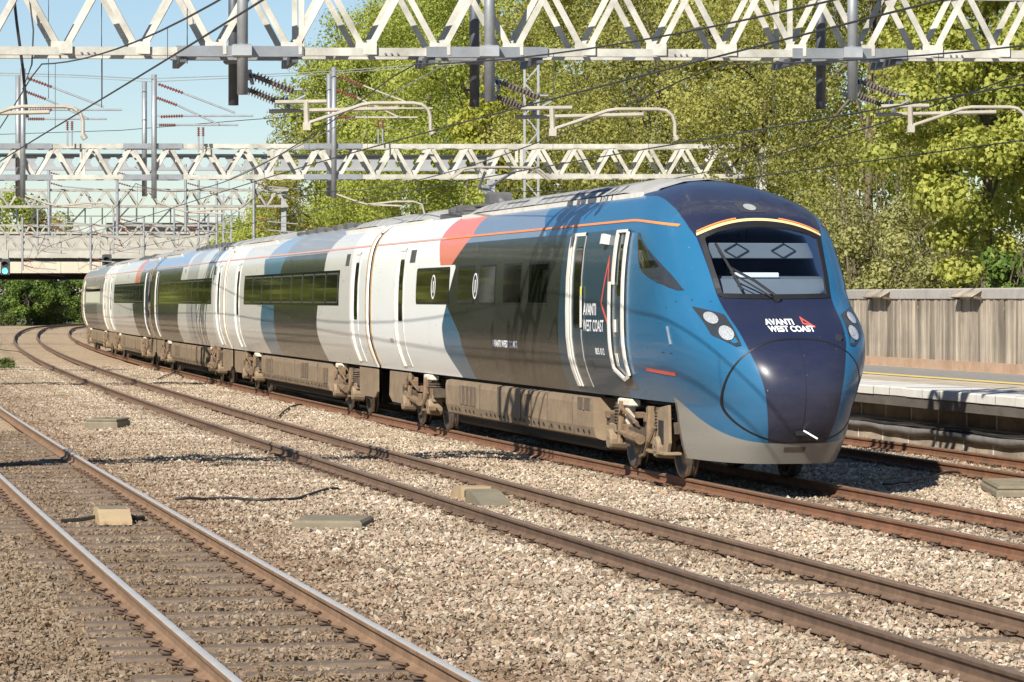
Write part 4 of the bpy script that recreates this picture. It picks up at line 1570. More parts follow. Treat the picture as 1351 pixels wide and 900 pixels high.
c3 = mid_car(2, "third carriage, pale with a dark rear half and a long window band", GREYW,
             [('end', WHITE), ('dark', DARK), ('grey_field', (.43, .43, .43)), ('roofb', (.27, .36, .50))],  # includes a plain grey field across part of the side
             [('end', lambda u, z: 3.2 - u), ('dark', lambda u, z: np.minimum(u - np.interp(z, [1, 1.55, 2.3, 3.5], [14.9, 15.0, 14.3, 13.7]), 3.53 - z)),
              ('grey_field', lambda u, z: np.minimum(11.6 - u, u - 8.2)), ('roofb', lambda u, z: np.minimum(u - (12.3 + 2 * (z - 3.6)), z - 3.53))],
             None, (3.7, 21.8), pw, pnv, ((16.0, 17.6, .6, .93, 4), (9.6, 10.3, .55, .9, 2)), 9)
c4 = mid_car(3, "fourth carriage, pale with a red flash and navy front door", GREYW,
             [('end', WHITE), ('dark', DARK), ('red', RED), ('roofb', (.27, .38, .52)), ('nv', (.012, .05, .11))],
             [('end', lambda u, z: u - 20.9), ('dark', lambda u, z: np.minimum(np.interp(z, [1, 1.45, 2.3, 2.4, 3.1, 3.6], [7.9, 8.1, 8.9, 6.2, 5.4, 5.4]) - u, 3.53 - z)), ('red', lambda u, z: np.minimum(np.minimum(8.1 - u, u - 5.5), z - 3.1)),
              ('roofb', lambda u, z: np.minimum(5.5 - u, z - 3.53)), ('nv', lambda u, z: np.minimum(1.6 - u, 3.6 - z))],
             None, (3.0, 20.7), pnv, pw, ((16.0, 17.6, .6, .93, 3), (9.6, 10.3, .55, .9, 2)), 9)
c5 = mid_car(4, "rearmost visible carriage, grey and dark, furthest down the curve", (.20, .185, .17),
             [('end', WHITE), ('dark', (.07, .065, .06))],
             [('end', lambda u, z: 3.4 - u), ('dark', lambda u, z: np.minimum(np.minimum(24 - u, u - 9), 3.2 - z))],
             None, (6.0, 20.7), pw, pw, ((12.0, 13.6, .6, .93, 3),), 8)
# ------------------------------------------------------------------ overhead line gantries
TDIR = Vector((-.21, .978, 0))
ROLL = math.radians(.85)

def truss(root, P0, P1, s0, s1, phase, pitch, h, back, cw, bw, verts=(), planes=2, lacing=False, m='cream'):
    """box truss: P0->P1 fixes the line of the front lower chord, members run from s0 to s1 along it"""
    P0, P1 = Vector(P0), Vector(P1)
    d = (P1 - P0).normalized()
    up = Vector((0, 0, 1))
    at = lambda s, top=0, bk=0: P0 + d * s + up * (h * top) + back * bk
    for top in (0, 1):
        for bk in range(planes):
            MB().bar(at(s0, top, bk), at(s1, top, bk), cw, cw * .92).build("chord", m, root)
    k0 = math.ceil((s0 - phase) / pitch - .5)
    nodes_ = [phase + k * pitch for k in range(k0 - 1, int((s1 - phase) / pitch) + 2)]
    for bk in range(planes):
        for s in nodes_:
            for t in (-.5, .5):
                a, b = s + t * .10, s + t * pitch * .93
                if a < s0 or b < s0 or a > s1 or b > s1:
                    continue
                MB().bar(at(a, 0, bk) + up * cw * .45, at(b, 1, bk) - up * cw * .45, bw, bw * .8).build("brace", m, root)
        for s in verts:
            MB().bar(at(s, 0, bk) + up * cw * .46, at(s, 1, bk) - up * cw * .46, bw * .9, bw * .5).build("upright", m, root)
    if lacing and planes == 2:
        for top in (0, 1):
            for i, s in enumerate(nodes_):
                if s < s0 or s + pitch > s1:
                    continue
                MB().bar(at(s, top, 0) + back * .05, at(s + pitch, top, 1) - back * .05, bw * .6, bw * .4).build("lacing", m, root)
    return at

def s_of_px(P0, P1, x):
    P0, P1 = Vector(P0), Vector(P1)
    d = (P1 - P0).normalized()
    k = (x - 675.5) / 4265.0
    return (k * P0.y - P0.x) / (d.x - k * d.y)

def post(root, p, z1, w=.34, m='cream', z0=-.7):
    mb = MB()
    x, y = p[0], p[1]
    mb.box(x - w / 2, x + w / 2, y - w * .42, y - w * .42 + .03, z0, z1)
    mb.box(x - w / 2, x + w / 2, y + w * .42 - .03, y + w * .42, z0, z1)
    mb.box(x - .02, x + .02, y - w * .41, y + w * .41, z0, z1)
    mb.build("post", m, root)
    mb = MB()
    mb.box(x - .45, x + .45, y - .45, y + .45, z0 - .1, -.05, .03)
    mb.build("footing", 'concrete', root)

def insulator(root, a, b, r, n, m='insul'):
    a, b = Vector(a), Vector(b)
    mb = MB()
    pts, rs = [], []
    for i in range(n):
        for t, q in ((.0, .42), (.35, 1), (.5, 1), (.62, .42)):
            pts.append(a.lerp(b, (i + t) / n))
            rs.append(r * q)
    pts.append(b)
    rs.append(r * .42)
    mb.tube(pts, rs, 10)
    return mb.build("insulator", m, root, smooth=False)

def arm_set(root, tx_, Y, sc=1.0, dy=0):
    """registration assembly on a drop tube seen at tx_; offsets read off as on the leftmost set"""
    P = lambda x, y, dY=0.: Vector(px(tx_ + x * sc, 135 + dy + (y - 135) * sc, Y + dY))
    insulator(root, P(16, 101), P(66, 121), .075, 11)
    insulator(root, P(8, 119, .9), P(50, 136, .9), .075, 11)
    mb = MB()
    for q in ((8, 97), (8, 107)):
        mb.tube([P(-4, q[1]), P(16, 100)], .03, 6)
    mb.tube([P(-12, 118, .9), P(8, 119, .9)], .035, 6)
    mb.tube([P(8, 92), P(12, 112)], .03, 6)
    mb.tube([P(64, 118), P(78, 118), P(82, 126), P(70, 132)], .02, 6)
    mb.tube([P(50, 133, .9), P(56, 128, .9), P(60, 142, .6)], .03, 6)
    mb.build("insulator_fitting", 'galv', root)
    mb = MB()
    mb.tube([P(42, 135), P(110, 134)], .032, 8)
    mb.build("support_tube", 'arm', root)
    mb = MB()
    mb.tube([P(34, 147, .5), P(205, 143, .5)], .031, 8)
    mb.build("support_tube", 'arm', root)
    mb = MB()
    mb.tube([P(83, 134), P(84, 168)], .042, 8)
    mb.box(*[q for pr in zip(P(79, 172) - Vector((.0, .06, .0)), P(89, 162) + Vector((0, .06, 0))) for q in pr])
    mb.build("drop_piece", 'arm', root)
    mb = MB()
    mb.tube([P(84, 163), P(120, 151), P(157, 138), P(170, 136), P(225, 136), P(236, 138), P(244, 145), P(247, 155), P(247, 172)], .027, 8)
    mb.tube([P(247, 172), P(250, 177)], .045, 8)
    mb.build("registration_arm", 'arm', root)

# nearest gantry
g1 = tag(empty("overhead_line_gantry", (0, 46.7, 0)), "large cream lattice gantry spanning the tracks above the front of the train", "gantry", "overhead line gantries")
inv1 = Matrix.Translation(-g1.location)
A1, B1 = (-7.096, 44.8, 5.914), (7.728, 48.8, 6.165)
BK = TDIR * .68
at1 = truss(g1, A1, B1, -5.0, 20.5, 1.946, 1.084, .93, BK, .115, .088, [s_of_px(A1, B1, 398), s_of_px(A1, B1, 1042)])
for s in (-4.7, 20.2):
    for bk in (0, 1):
        p = at1(s, 0, bk)
        post(g1, p, p.z + 1.1)
for (xf, yf, xb, yb, sc, Y) in ((321, 125, 308, 139, 1.0, 46.0), (646, 134, 626, 141, .99, 46.9), (1123.5, 131, 1083, 144, .93, 48.3), (-150, 130, -160, 140, 1.05, 44.3)):
    s = s_of_px(A1, B1, xf)
    p = at1(s)
    pb = at1(s, 0, 1)
    pb = Vector(px(xb, 100, pb.y + .55))
    zf = EYE + (395.8 - yf) / 4265 * (p.y - .12)
    zb = EYE + (395.8 - yb) / 4265 * pb.y
    MB().tube([(p.x, p.y - .14, zf), (p.x, p.y - .14, 8.1)], .078, 14).build("drop_tube", 'galv', g1, smooth=True)
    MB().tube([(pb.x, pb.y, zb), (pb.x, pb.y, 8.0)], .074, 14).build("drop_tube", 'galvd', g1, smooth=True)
    for (q, zc) in ((Vector((p.x, p.y - .14, 0)), p.z), (pb, p.z)):
        mb = MB()
        mb.box(q.x - .14, q.x + .14, q.y - .11, q.y + .11, zc - .09, zc + .09, .02)
        mb.build("tube_clamp", 'galv', g1)
    for bk in (0, 1):
        mb = MB()
        mb.bar(at1(s - .95, 0, bk) + Vector((0, -.01, 0)), at1(s + .85, 0, bk) + Vector((0, -.01, 0)), .15, .16)
        mb.build("mounting_beam", 'galv', g1)
    for e in (-.85, .75):
        mb = MB()
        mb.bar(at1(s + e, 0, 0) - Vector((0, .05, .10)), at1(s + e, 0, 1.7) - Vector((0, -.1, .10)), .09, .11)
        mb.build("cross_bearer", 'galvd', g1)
    arm_set(g1, xf, Y, sc, (yf - 125) * .9)
for k_ in range(-5, 17):
    c = at1(1.946 + k_ * 1.084)
    MB().box(c.x - .15, c.x + .15, c.y - .066, c.y - .058, c.z - .04, c.z + .13).build("gusset_plate", 'cream', g1)
for s in np.arange(-3.2, 19, 2.17):
    mb = MB()
    for j in range(3):
        c = at1(s + j * .09)
        mb.lathe([(0, -.075), (.016, -.075), (.016, -.05)], (c.x, c.y, c.z - .03), 'y', 6)
    mb.build("bolt_group", 'galvd', g1)
for o in list(g1.children):
    o.matrix_parent_inverse = inv1

# second gantry
g2 = tag(empty("overhead_line_gantry", (-4, 94, 0)), "cream lattice gantry ending behind the cab roof of the train", "gantry", "overhead line gantries")
A2, B2 = (-14.57, 92.0, 5.95), (6.99, 96.3, 6.147)
L2 = (Vector(B2) - Vector(A2)).length
at2 = truss(g2, A2, B2, -7.5, L2 - .02, L2 - .27, 1.09, .89, BK, .13, .105, [s_of_px(A2, B2, q) for q in (110, 359, 688)])
MB().bar(at2(L2 - .27) + Vector((0, 0, .06)), at2(L2 + .25, 1), .10, .06).build("end_brace", 'cream', g2)
post(g2, at2(L2 + .55, 0, .5), 7.1, .30)
post(g2, at2(-7.3, 0, .5), 7.0, .30)
for (xf, xb, yt, ybm) in ((31, 23, 91, 262), (204, 190, 99, 262), (441, 434, 89, 262)):
    s = s_of_px(A2, B2, xf)
    p, pb = at2(s), at2(s, 0, 1)
    z1 = EYE + (395.8 - yt) / 4265 * p.y
    z0 = EYE + (395.8 - ybm) / 4265 * p.y
    pb.y += .4
    pb.x = px(xb, 100, pb.y)[0]
    MB().tube([(p.x, p.y - .14, z0), (p.x, p.y - .14, z1)], .078, 10).build("drop_tube", 'galv', g2, smooth=True)
    MB().tube([(pb.x, pb.y + .1, z0 + .1), (pb.x, pb.y + .1, z1 - .1)], .074, 10).build("drop_tube", 'galv', g2, smooth=True)
    P = lambda x, y, dY=0.: Vector(px(xf + x, y + (yt - 91), p.y - .14 + dY))
    for (a, b, c, m) in (((5, 103), (38, 115), (106, 141), 'insulr'), ((3, 121), (30, 131), (86, 157), 'insulr'), ((8, 146), (38, 145), (130, 145), 'insulr'), ((6, 157), (28, 157), (110, 157), 'insulr')):
        insulator(g2, P(*a), P(*b), .055, 9, m)
        mb = MB()
        mb.tube([P(a[0] - 6, a[1] - 2), P(*a)], .02, 5)
        mb.tube([P(*b), P(*c)], .028, 6)
        mb.build("cantilever_tube", 'arm' if xf == 441 else 'galv', g2)
    for q in (60, 66):
        insulator(g2, P(q - 2, 160), P(q - 2, 172), .05, 5, 'insulr')
        MB().tube([P(q - 2, 172), P(q - 2, 193)], .022, 6).build("strut", 'galv', g2)
    # lower swan neck arms
    mb = MB()
    mb.tube([P(44, 272), P(80, 268), P(105, 268), P(116, 272), P(119, 284)], .03, 6)
    mb.tube([P(2, 258), P(30, 268), P(44, 272), P(90, 274)], .03, 6)
    mb.build("registration_arm", 'arm', g2)
    for bk in (0, 1):
        for top in (0, 1):
            mb = MB()
            mb.bar(at2(s - .9, top, bk) + Vector((0, -.01, 0)), at2(s + .8, top, bk) + Vector((0, -.01, 0)), .15, .155)
            mb.build("mounting_beam", 'galv', g2)
inv2 = Matrix.Translation(-g2.location)
for o in list(g2.children):
    o.matrix_parent_inverse = inv2

# more distant gantries, plainer
def far_gantry(label, xl, xr, Yl, Yr, yl, yr, h, pitch, cw, tubes):
    A, B = Vector(px(xl, yl, Yl)), Vector(px(xr, yr, Yr))
    r = tag(empty("overhead_line_gantry", (B.x, B.y, 0)), label, "gantry", "overhead line gantries")
    L = (B - A).length
    at = truss(r, A, B, 0, L, .3, pitch, h, TDIR * .7, cw, cw * .8, [], 2, False, 'creamd')
    for s in (.2, L - .2):
        post(r, at(s, 0, .5), B.z + h, .3, 'galv')
    for x in tubes:
        p = at(s_of_px(A, B, x))
        MB().tube([(p.x, p.y - .15, p.z - 1.6), (p.x, p.y - .15, p.z + h + 1.5)], .085, 8).build("drop_tube", 'galv', r)
        for z in (-1.2, -.7, h + .4, h + 1.0):
            insulator(r, (p.x + .1, p.y - .15, p.z + z), (p.x + .8, p.y - .15, p.z + z - .2), .06, 5, 'insulr')
            MB().tube([(p.x + .8, p.y - .15, p.z + z - .2), (p.x + 2.6, p.y - .15, p.z + z - .35)], .035, 6).build("cantilever_tube", 'galv', r)
    inv = Matrix.Translation(-r.location)
    for o in list(r.children):
        o.matrix_parent_inverse = inv
far_gantry("third lattice gantry, smaller, ending over the second carriage", -200, 380, 184, 190, 273, 272, .95, 1.25, .14, (65, 155, 245, 335))
far_gantry("fourth lattice gantry low in front of the concrete bridge", -170, 330, 245, 250, 330, 328, .95, 1.35, .15, (30, 120, 190, 275))
far_gantry("lattice gantry furthest down the line in front of the bridge", -120, 300, 290, 296, 312, 312, 1.0, 1.4, .15, (50, 150, 230))

# castellated beam gantry between the lattice ones
cg = tag(empty("beam_gantry", px(655, 224, 114)), "grey beam gantry with hexagonal holes behind the second lattice gantry", "gantry")
A, B = Vector(px(-280, 223, 110)), Vector(px(655, 225, 115))
d = (B - A).normalized()
L = (B - A).length
hh = .52
mb = MB()
nb = int(L / .62)
w_ = L / nb
for i in range(nb):
    a = A + d * (i * w_)
    Q = lambda t, z: a + d * (t * w_) + Vector((0, 0, z))
    for (t0, t1) in ((0, .22), (.78, 1.0)):
        pass
    hexa = [(.2, .5), (.36, .18), (.64, .18), (.8, .5), (.64, .82), (.36, .82)]
    frame = [(0, .5), (0, 0), (1, 0), (1, .5), (1, 1), (0, 1)]
    pts = [Q(t, z * hh) for t, z in hexa] + [Q(t, z * hh) for t, z in frame]
    mb.add(pts, [(0, 6, 7, 1), (1, 7, 8, 2), (2, 8, 9, 3), (3, 9, 10, 4), (4, 10, 11, 5), (5, 11, 6, 0)])
mb.build("web", 'girder', cg)
for z in (0, hh):
    mb = MB()
    mb.bar(A + Vector((0, 0, z)), B + Vector((0, 0, z)), .06, .26)
    mb.build("flange", 'darksteel' if z else 'girder', cg)
for p in (A, B - d * .2):
    post(cg, p, p.z + hh, .3, 'galv')
inv = Matrix.Translation(-cg.location)
for o in list(cg.children):
    o.matrix_parent_inverse = inv

# lattice mast between the gantries and plain masts further on
def lattice_mast(label, x, Y, ztop, w, m='galv'):
    c = Vector(px(x, 300, Y))
    r = tag(empty("lattice_mast", (c.x, c.y, -.6)), label, "mast")
    for a in (-1, 1):
        for b in (-1, 1):
            MB().bar((a * w / 2, b * w / 2, 0), (a * w / 2, b * w / 2, ztop + .6), .07).build("leg", m, r)
    z = .2
    k = 0
    while z < ztop:
        s = 1 if k % 2 else -1
        for b in (-1, 1):
            MB().bar((-s * w / 2, b * w / 2, z), (s * w / 2, b * w / 2, z + .5), .035).build("lacing", m, r)
            MB().bar((b * w / 2, -s * w / 2, z), (b * w / 2, s * w / 2, z + .5), .035).build("lacing", m, r)
        z += .5
        k += 1
    return r
lm = lattice_mast("grey lattice steel mast standing behind the train roof", 701, 99, 10.0, .42)
for z in (5.2, 6.9):
    MB().bar((-.3, -.25, z), (1.6, -.25, z), .06).build("cross_arm", 'galv', lm)
    insulator(lm, (.8, -.25, z), (1.5, -.25, z - .1), .05, 5, 'insulr')
lattice_mast("lattice mast left of the fourth carriage by the bridge", 300, 205, 9.2, .5)
def tube_mast(label, x, Y, z1, r=.11):
    c = px(x, 300, Y)
    o = tag(empty("mast", (c[0], c[1], -.6)), label, "mast", "plain steel masts by the bridge")
    MB().tube([(0, 0, 0), (0, 0, z1 + .6)], [r, r * .8], 10).build("shaft", 'galv', o)
    MB().bar((-.1, 0, z1 - .4), (2.4, 0, z1 - .9), .07).build("bracket_arm", 'galv', o)
    insulator(o, (-.05, 0, z1 - 1.4), (.9, 0, z1 - 1.2), .06, 5, 'insulr')
for lab, x, Y, z1 in (("plain mast rising above the fourth carriage", 262, 255, 12), ("plain mast rising above the third carriage", 286, 232, 11), ("plain mast just left of the green trees", 335, 190, 10)):
    tube_mast(lab, x, Y, z1)

# ------------------------------------------------------------------ wires
SUP = [0, 46.5, 94, 140, 187, 246, 292, 340]
def cat_z(y, hi=5.85, sag=.85):
    for a, b in zip(SUP, SUP[1:]):
        if a <= y <= b:
            t = (y - a) / (b - a) * 2 - 1
            return hi - sag * (1 - t * t)
    return hi
names = {'A': "the nearest track", 'B': "the empty middle track", 'C': "the train's track", 'D': "the platform track"}
for k in 'ABCD':
    st = {'A': -.15, 'B': .1, 'C': .12, 'D': .0}[k]
    stag = lambda y: st + .18 * math.sin(y / 46.5 * math.pi + (0 if k in 'AC' else 1.5))
    yy = list(np.arange(14, 100, 2.0)) + list(np.arange(100, 240 if k == 'A' else 328, 6.0))
    MB().tube([tp(k, y, stag(y), 4.80) for y in yy], .0105, 5)
    mb = MB()
    mb.tube([tp(k, y, stag(y), 4.80) for y in yy], .0105, 5)
    w = mb.build("contact_wire", 'wire')
    tag(w, "contact wire over " + names[k], "wire", "overhead wires")
    mb = MB()
    mb.tube([tp(k, y, stag(y), cat_z(y)) for y in yy], .0105, 5)
    w = mb.build("catenary_wire", 'wire')
    tag(w, "sagging catenary wire over " + names[k], "wire", "overhead wires")
    y = 19.0
    while y < 150:
        if cat_z(y) - 4.8 > .1:
            MB().tube([tp(k, y, stag(y), 4.81), tp(k, y, stag(y), cat_z(y))], .005, 4).build("dropper", 'wire', w)
        y += 6.2
def stray(label, pts, r=.012, m='wire'):
    tag(MB().tube([px(*p) for p in pts], r, 5).build("feeder_wire", m), label, "wire", "overhead wires")
stray("thick dark jumper cable hanging at the top left corner", [(16, -25, 45), (22, 30, 45), (30, 90, 45.2), (36, 155, 45.4)], .022)
stray("thin jumper cable looping at the top left corner", [(36, -25, 45), (44, 40, 45), (42, 85, 45), (30, 118, 45.3)], .012)
stray("pale wire climbing to the right in front of the trees", [(300, 238, 92), (420, 180, 70), (610, 72, 48)], .012, 'wirel')
stray("thin feeder wire between the tops of the second gantry's tubes", [(-20, 96, 92), (95, 99, 92.3), (190, 104, 92.6), (310, 100, 93), (440, 94, 93.5), (700, 74, 94)], .013, 'wirel')
stray("lower thin feeder wire beside the second gantry's tubes", [(-20, 99, 93.5), (100, 102, 93.5), (200, 108, 93.6), (440, 97, 94.5), (640, 82, 95)], .011, 'wirel')
stray("long dark wire rising from the left above the third gantry", [(-20, 178, 120), (160, 172, 110), (330, 158, 96), (440, 150, 94)], .012)
stray("vertical hanger wire left of the first drop tube", [(134, -20, 46), (134, 142, 46)], .006)
stray("vertical hanger wire near the left edge", [(64, -20, 46), (64, 130, 46)], .005)
stray("vertical hanger wire above the first drop tube", [(247, -20, 46), (247, 84, 46)], .007)

# ------------------------------------------------------------------ bridge, signals
br = tag(empty("road_bridge", (-40, 330, 0)), "pale concrete road bridge crossing the tracks at the far left", "bridge")
X0, X1 = -78, -14
def bx(name, x0, x1, y0, y1, z0, z1, m):
    return MB().box(x0, x1, y0, y1, z0, z1).build(name, m, br)
bx("deck", X0, X1, 330, 362, 5.15, 6.7, 'darksteel')  # dark colour stands in for the soffit lying in shadow
for i in range(16):
    a = X0 + i * 4
    bx("beam", a + .02, a + 3.98, 329.6, 329.99, 5.2, 6.35, 'bridgeb')
bx("soffit_shade_block", X0, X1, 343, 361.8, 4.72, 5.145, 'black')  # added black block, thickens the dark shadow band under the deck
bx("string_course", X0, X1, 329.45, 330.3, 6.75, 7.1, 'bridge')
for i in range(16):
    a = X0 + i * 4
    bx("parapet_panel", a + .04, a + 3.96, 329.9, 330.3, 7.1, 9.2, 'bridge')
bx("coping", X0, X1, 329.7, 330.5, 9.2, 9.42, 'bridge')
bx("abutment", -84, X0, 328, 364, -.6, 9.4, 'bridge')
bx("abutment", X1, -8, 328, 364, -.6, 9.4, 'bridge')
bx("fascia_girder", -41.5, X1, 330.6, 331.2, 9.45, 10.35, 'black')
for i in range(24):
    a = -56 + i * 1.75
    bx("fence_post", a, a + .12, 330.8, 330.95, 10.2, 12.0, 'darksteel')
bx("fence_rail", -56, X1, 330.82, 330.9, 11.92, 12.02, 'darksteel')
bx("fence_rail", -56, X1, 330.82, 330.9, 11.0, 11.08, 'darksteel')
for i in range(9):
    a = -54 + i * 4.4
    MB().bar((a, 330.7, 10.2), (a + 1.7, 330.7, 12.0), .14).build("fence_stay", 'darksteel', br)
inv = Matrix.Translation(-br.location)
for o in list(br.children):
    o.matrix_parent_inverse = inv

def signal(label, x, y, Y, lit):
    c = Vector(px(x, y, Y))
    r = tag(empty("railway_signal", (c.x, c.y, c.z)), label, "signal")
    k = Y / 4265
    mb = MB()
    mb.box(-6 * k, 6 * k, -.12, .12, -11 * k, 10 * k, .04)
    mb.build("head", 'darksteel', r)
    for z in (-5.5, 3):
        mb = MB()
        mb.lathe([(0, -.14), (3.6 * k, -.14), (3.8 * k, -.12)], (0, 0, z * k), 'y', 14)
        mb.build("lens", 'green' if (lit and z < 0) else 'black', r)
        mb = MB()
        mb.grid([[(math.cos(t) * 4 * k, yy, z * k + math.sin(t) * 4 * k) for t in np.linspace(0, math.pi, 8)] for yy in (-.12, -.4)])
        mb.build("hood", 'darksteel', r)
    mb = MB()
    mb.tube([(0, .2, -11 * k), (0, .2, 40 * k)], .07, 8)
    mb.box(-4 * k, 4 * k, -.05, .3, 10 * k, 22 * k, .03)
    mb.build("bracket", 'bridge', r)
    return r
signal("signal showing green under the gantry at the left edge", 7, 352, 246.5, True)
signal("unlit dark signal head above the rear of the train", 141, 346, 248, False)

# ------------------------------------------------------------------ trackside bits
def at_track(k, y, off, z=0):
    p = tp(k, y, off, z)
    return p, -math.atan(tsl(k, y))
p, a = at_track('A', 38.2, .12, -.17)
r = tag(empty("track_ramp", p, a), "tan timber ramp box between the shiny rails of the nearest track", "ramp box")
mb = MB()
mb.prism([(-.5, 0), (-.5, .05), (-.2, .17), (.22, .175), (.5, .04), (.5, 0)], 'y', -.19, .19)
mb.v = [(v[1], v[0], v[2]) for v in mb.v]
mb.build("casing", 'wood', r)
MB().box(-.16, .16, -.20, .22, .172, .184, .004).build("top_plate", 'conc2', r)
MB().tube([(-.19, .1, .06), (-.35, .0, .04), (-.6, -.1, .03)], .025, 6).build("cable_tail", 'cable', r)
MB().tube([(.19, .05, .08), (.3, .15, .03), (.4, .3, .03)], .03, 6).build("cable_tail", 'cable', r)
p, a = at_track('B', 42.2, .05, -.17)
r = tag(empty("track_ramp", p, a), "tan and grey ramp box between the rails of the middle track", "ramp box")
mb = MB()
mb.prism([(-1.1, 0), (-1.1, .03), (-.45, .15), (-.1, .17), (-.08, 0)], 'x', -.2, .2)
mb.v = [(v[0], v[1], v[2]) for v in mb.v]
mb.build("timber_ramp", 'conc2', r)
mb = MB()
mb.prism([(.2, 0), (.2, .18), (.7, .17), (.95, .05), (.95, 0)], 'x', -.2, .2)
mb.build("timber_ramp", 'wood', r)
MB().box(-.16, .16, -.06, .18, .03, .15, .02).build("magnet", 'cable', r)
def slab(label, x, y, w, d_, h, m='conc2', z=-.17, lid=False):
    Y = 4265 * (EYE - z) / (y - 395.8)
    c = px(x, y, Y)
    r = tag(empty("cable_cover", (c[0], Y, z - .03), random.uniform(-.2, .1)), label, "concrete cover")
    MB().box(-w / 2, w / 2, -d_ / 2, d_ / 2, 0, h, .03).build("block", m, r)
    if lid:
        MB().box(-w / 2 + .02, w / 2 - .02, -d_ / 2 + .02, d_ / 2 - .02, h + .002, h + .05, .015).build("lid", m, r)
        MB().box(-.04, .04, -.05, .05, h + .05, h + .06).build("lifting_slot", 'cable', r)
    return r
slab("low mossy concrete cover among ballast left of centre", 440, 697, .8, 1.0, .15)
slab("small concrete block with a dark slot near the left of the ballast", 142, 566, .68, 1.1, .2, lid=True)
r = slab("concrete chamber with a ribbed lid by the platform track", 1350, 650, .95, 2.0, .12, lid=True)
for i in range(9):
    MB().box(-.42, .42, -.95 + i * .21, -.87 + i * .21, .17, .182).build("lid_rib", 'conc2', r)
def ground_cable(label, pts, rad=.018):
    P = []
    for x, y in pts:
        Y = 4265 * (EYE + .155) / (y - 395.8)
        P.append(px(x, y, Y))
    # smooth
    Q = []
    for i in range(len(P) - 1):
        for t in (0, .33, .66):
            q = Vector(P[i]).lerp(Vector(P[i + 1]), t)
            q.z += random.uniform(.04, .07)
            Q.append(q)
    Q.append(Vector(P[-1]))
    tag(MB().tube(Q, rad, 6).build("ground_cable", 'cable', smooth=True), label, "cable", "cables lying on the ballast")
ground_cable("black cable crossing the ballast left of the low concrete cover", [(232, 665), (290, 662), (345, 666), (392, 662), (430, 650), (452, 648)])
ground_cable("thin cable on the ballast under the third carriage", [(208, 502), (222, 496), (232, 493), (243, 499)])
ground_cable("thin cable lying on the ballast below the second carriage", [(368, 552), (382, 540), (400, 534)])
ground_cable("black cable from the nose's shadow to the concrete chamber", [(1165, 645), (1200, 640), (1225, 634), (1250, 629), (1272, 628)])
ground_cable("short cable by the left bend of the track", [(0, 463), (12, 464), (30, 466)])

# ------------------------------------------------------------------ trees and bushes
LM = {
 'maple': leaf_mat("leaf_maple", (.20, .23, .045), (.38, .41, .09), (.55, .55, .14), .47),
 'olive': leaf_mat("leaf_olive", (.18, .185, .05), (.35, .35, .095), (.51, .495, .155), .47),
 'spring': leaf_mat("leaf_spring", (.20, .24, .045), (.38, .43, .09), (.54, .57, .15), .47),
 'lime': leaf_mat("leaf_lime", (.16, .18, .018), (.32, .335, .045), (.46, .46, .09), .4),
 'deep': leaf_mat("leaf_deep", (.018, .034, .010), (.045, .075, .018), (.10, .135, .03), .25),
 'scrub': leaf_mat("leaf_scrub", (.21, .215, .085), (.38, .38, .15), (.53, .52, .24), .47),
 'laurel': leaf_mat("leaf_laurel", (.05, .085, .015), (.12, .19, .035), (.22, .30, .06), .35),
}
LEAF4 = np.array([(0, -.5, 0), (.32, 0, .06), (0, .5, 0), (-.32, 0, .06)])
MAPLE = np.array([(0, -.5, 0), (.46, -.12, .06), (.24, .14, .03), (0, .55, -.03), (-.24, .14, .03), (-.46, -.12, .06)])

def foliage(name, clumps, nleaf, size, seed, shape=LEAF4, shell=.55, up=.35):
    r = np.random.default_rng(seed)
    C = np.array([c[0] for c in clumps])
    Rr = np.array([c[1] for c in clumps])
    pr = (Rr ** 2) / (Rr ** 2).sum()
    ci_ = r.choice(len(C), nleaf, p=pr)
    d = r.normal(size=(nleaf, 3))
    d /= np.linalg.norm(d, axis=1)[:, None]
    rad = (shell + (1 - shell) * r.random(nleaf) ** .5) * (1 + .16 * r.normal(size=nleaf))
    P = C[ci_] + d * (rad * Rr[ci_])[:, None] * np.array([1, 1, .8])
    nrm = d * 1.1 + r.normal(size=(nleaf, 3)) * .42
    nrm[:, 2] += up
    nrm /= np.linalg.norm(nrm, axis=1)[:, None]
    t = np.cross(nrm, r.normal(size=(nleaf, 3)))
    t /= np.linalg.norm(t, axis=1)[:, None] + 1e-9
    b = np.cross(nrm, t)
    s = size * np.clip(r.lognormal(0, .3, nleaf), .5, 1.9)
    k = len(shape)
    V = P[:, None] + s[:, None, None] * (shape[None, :, 0, None] * t[:, None] + shape[None, :, 1, None] * b[:, None] + shape[None, :, 2, None] * nrm[:, None])
    F_ = np.arange(nleaf * k).reshape(nleaf, k)
    tone = r.random(len(C))[ci_] * .45 + r.random(nleaf) * .55
    return fast_mesh(name, V.reshape(-1, 3), F_, {"rnd": np.repeat(tone, k)})

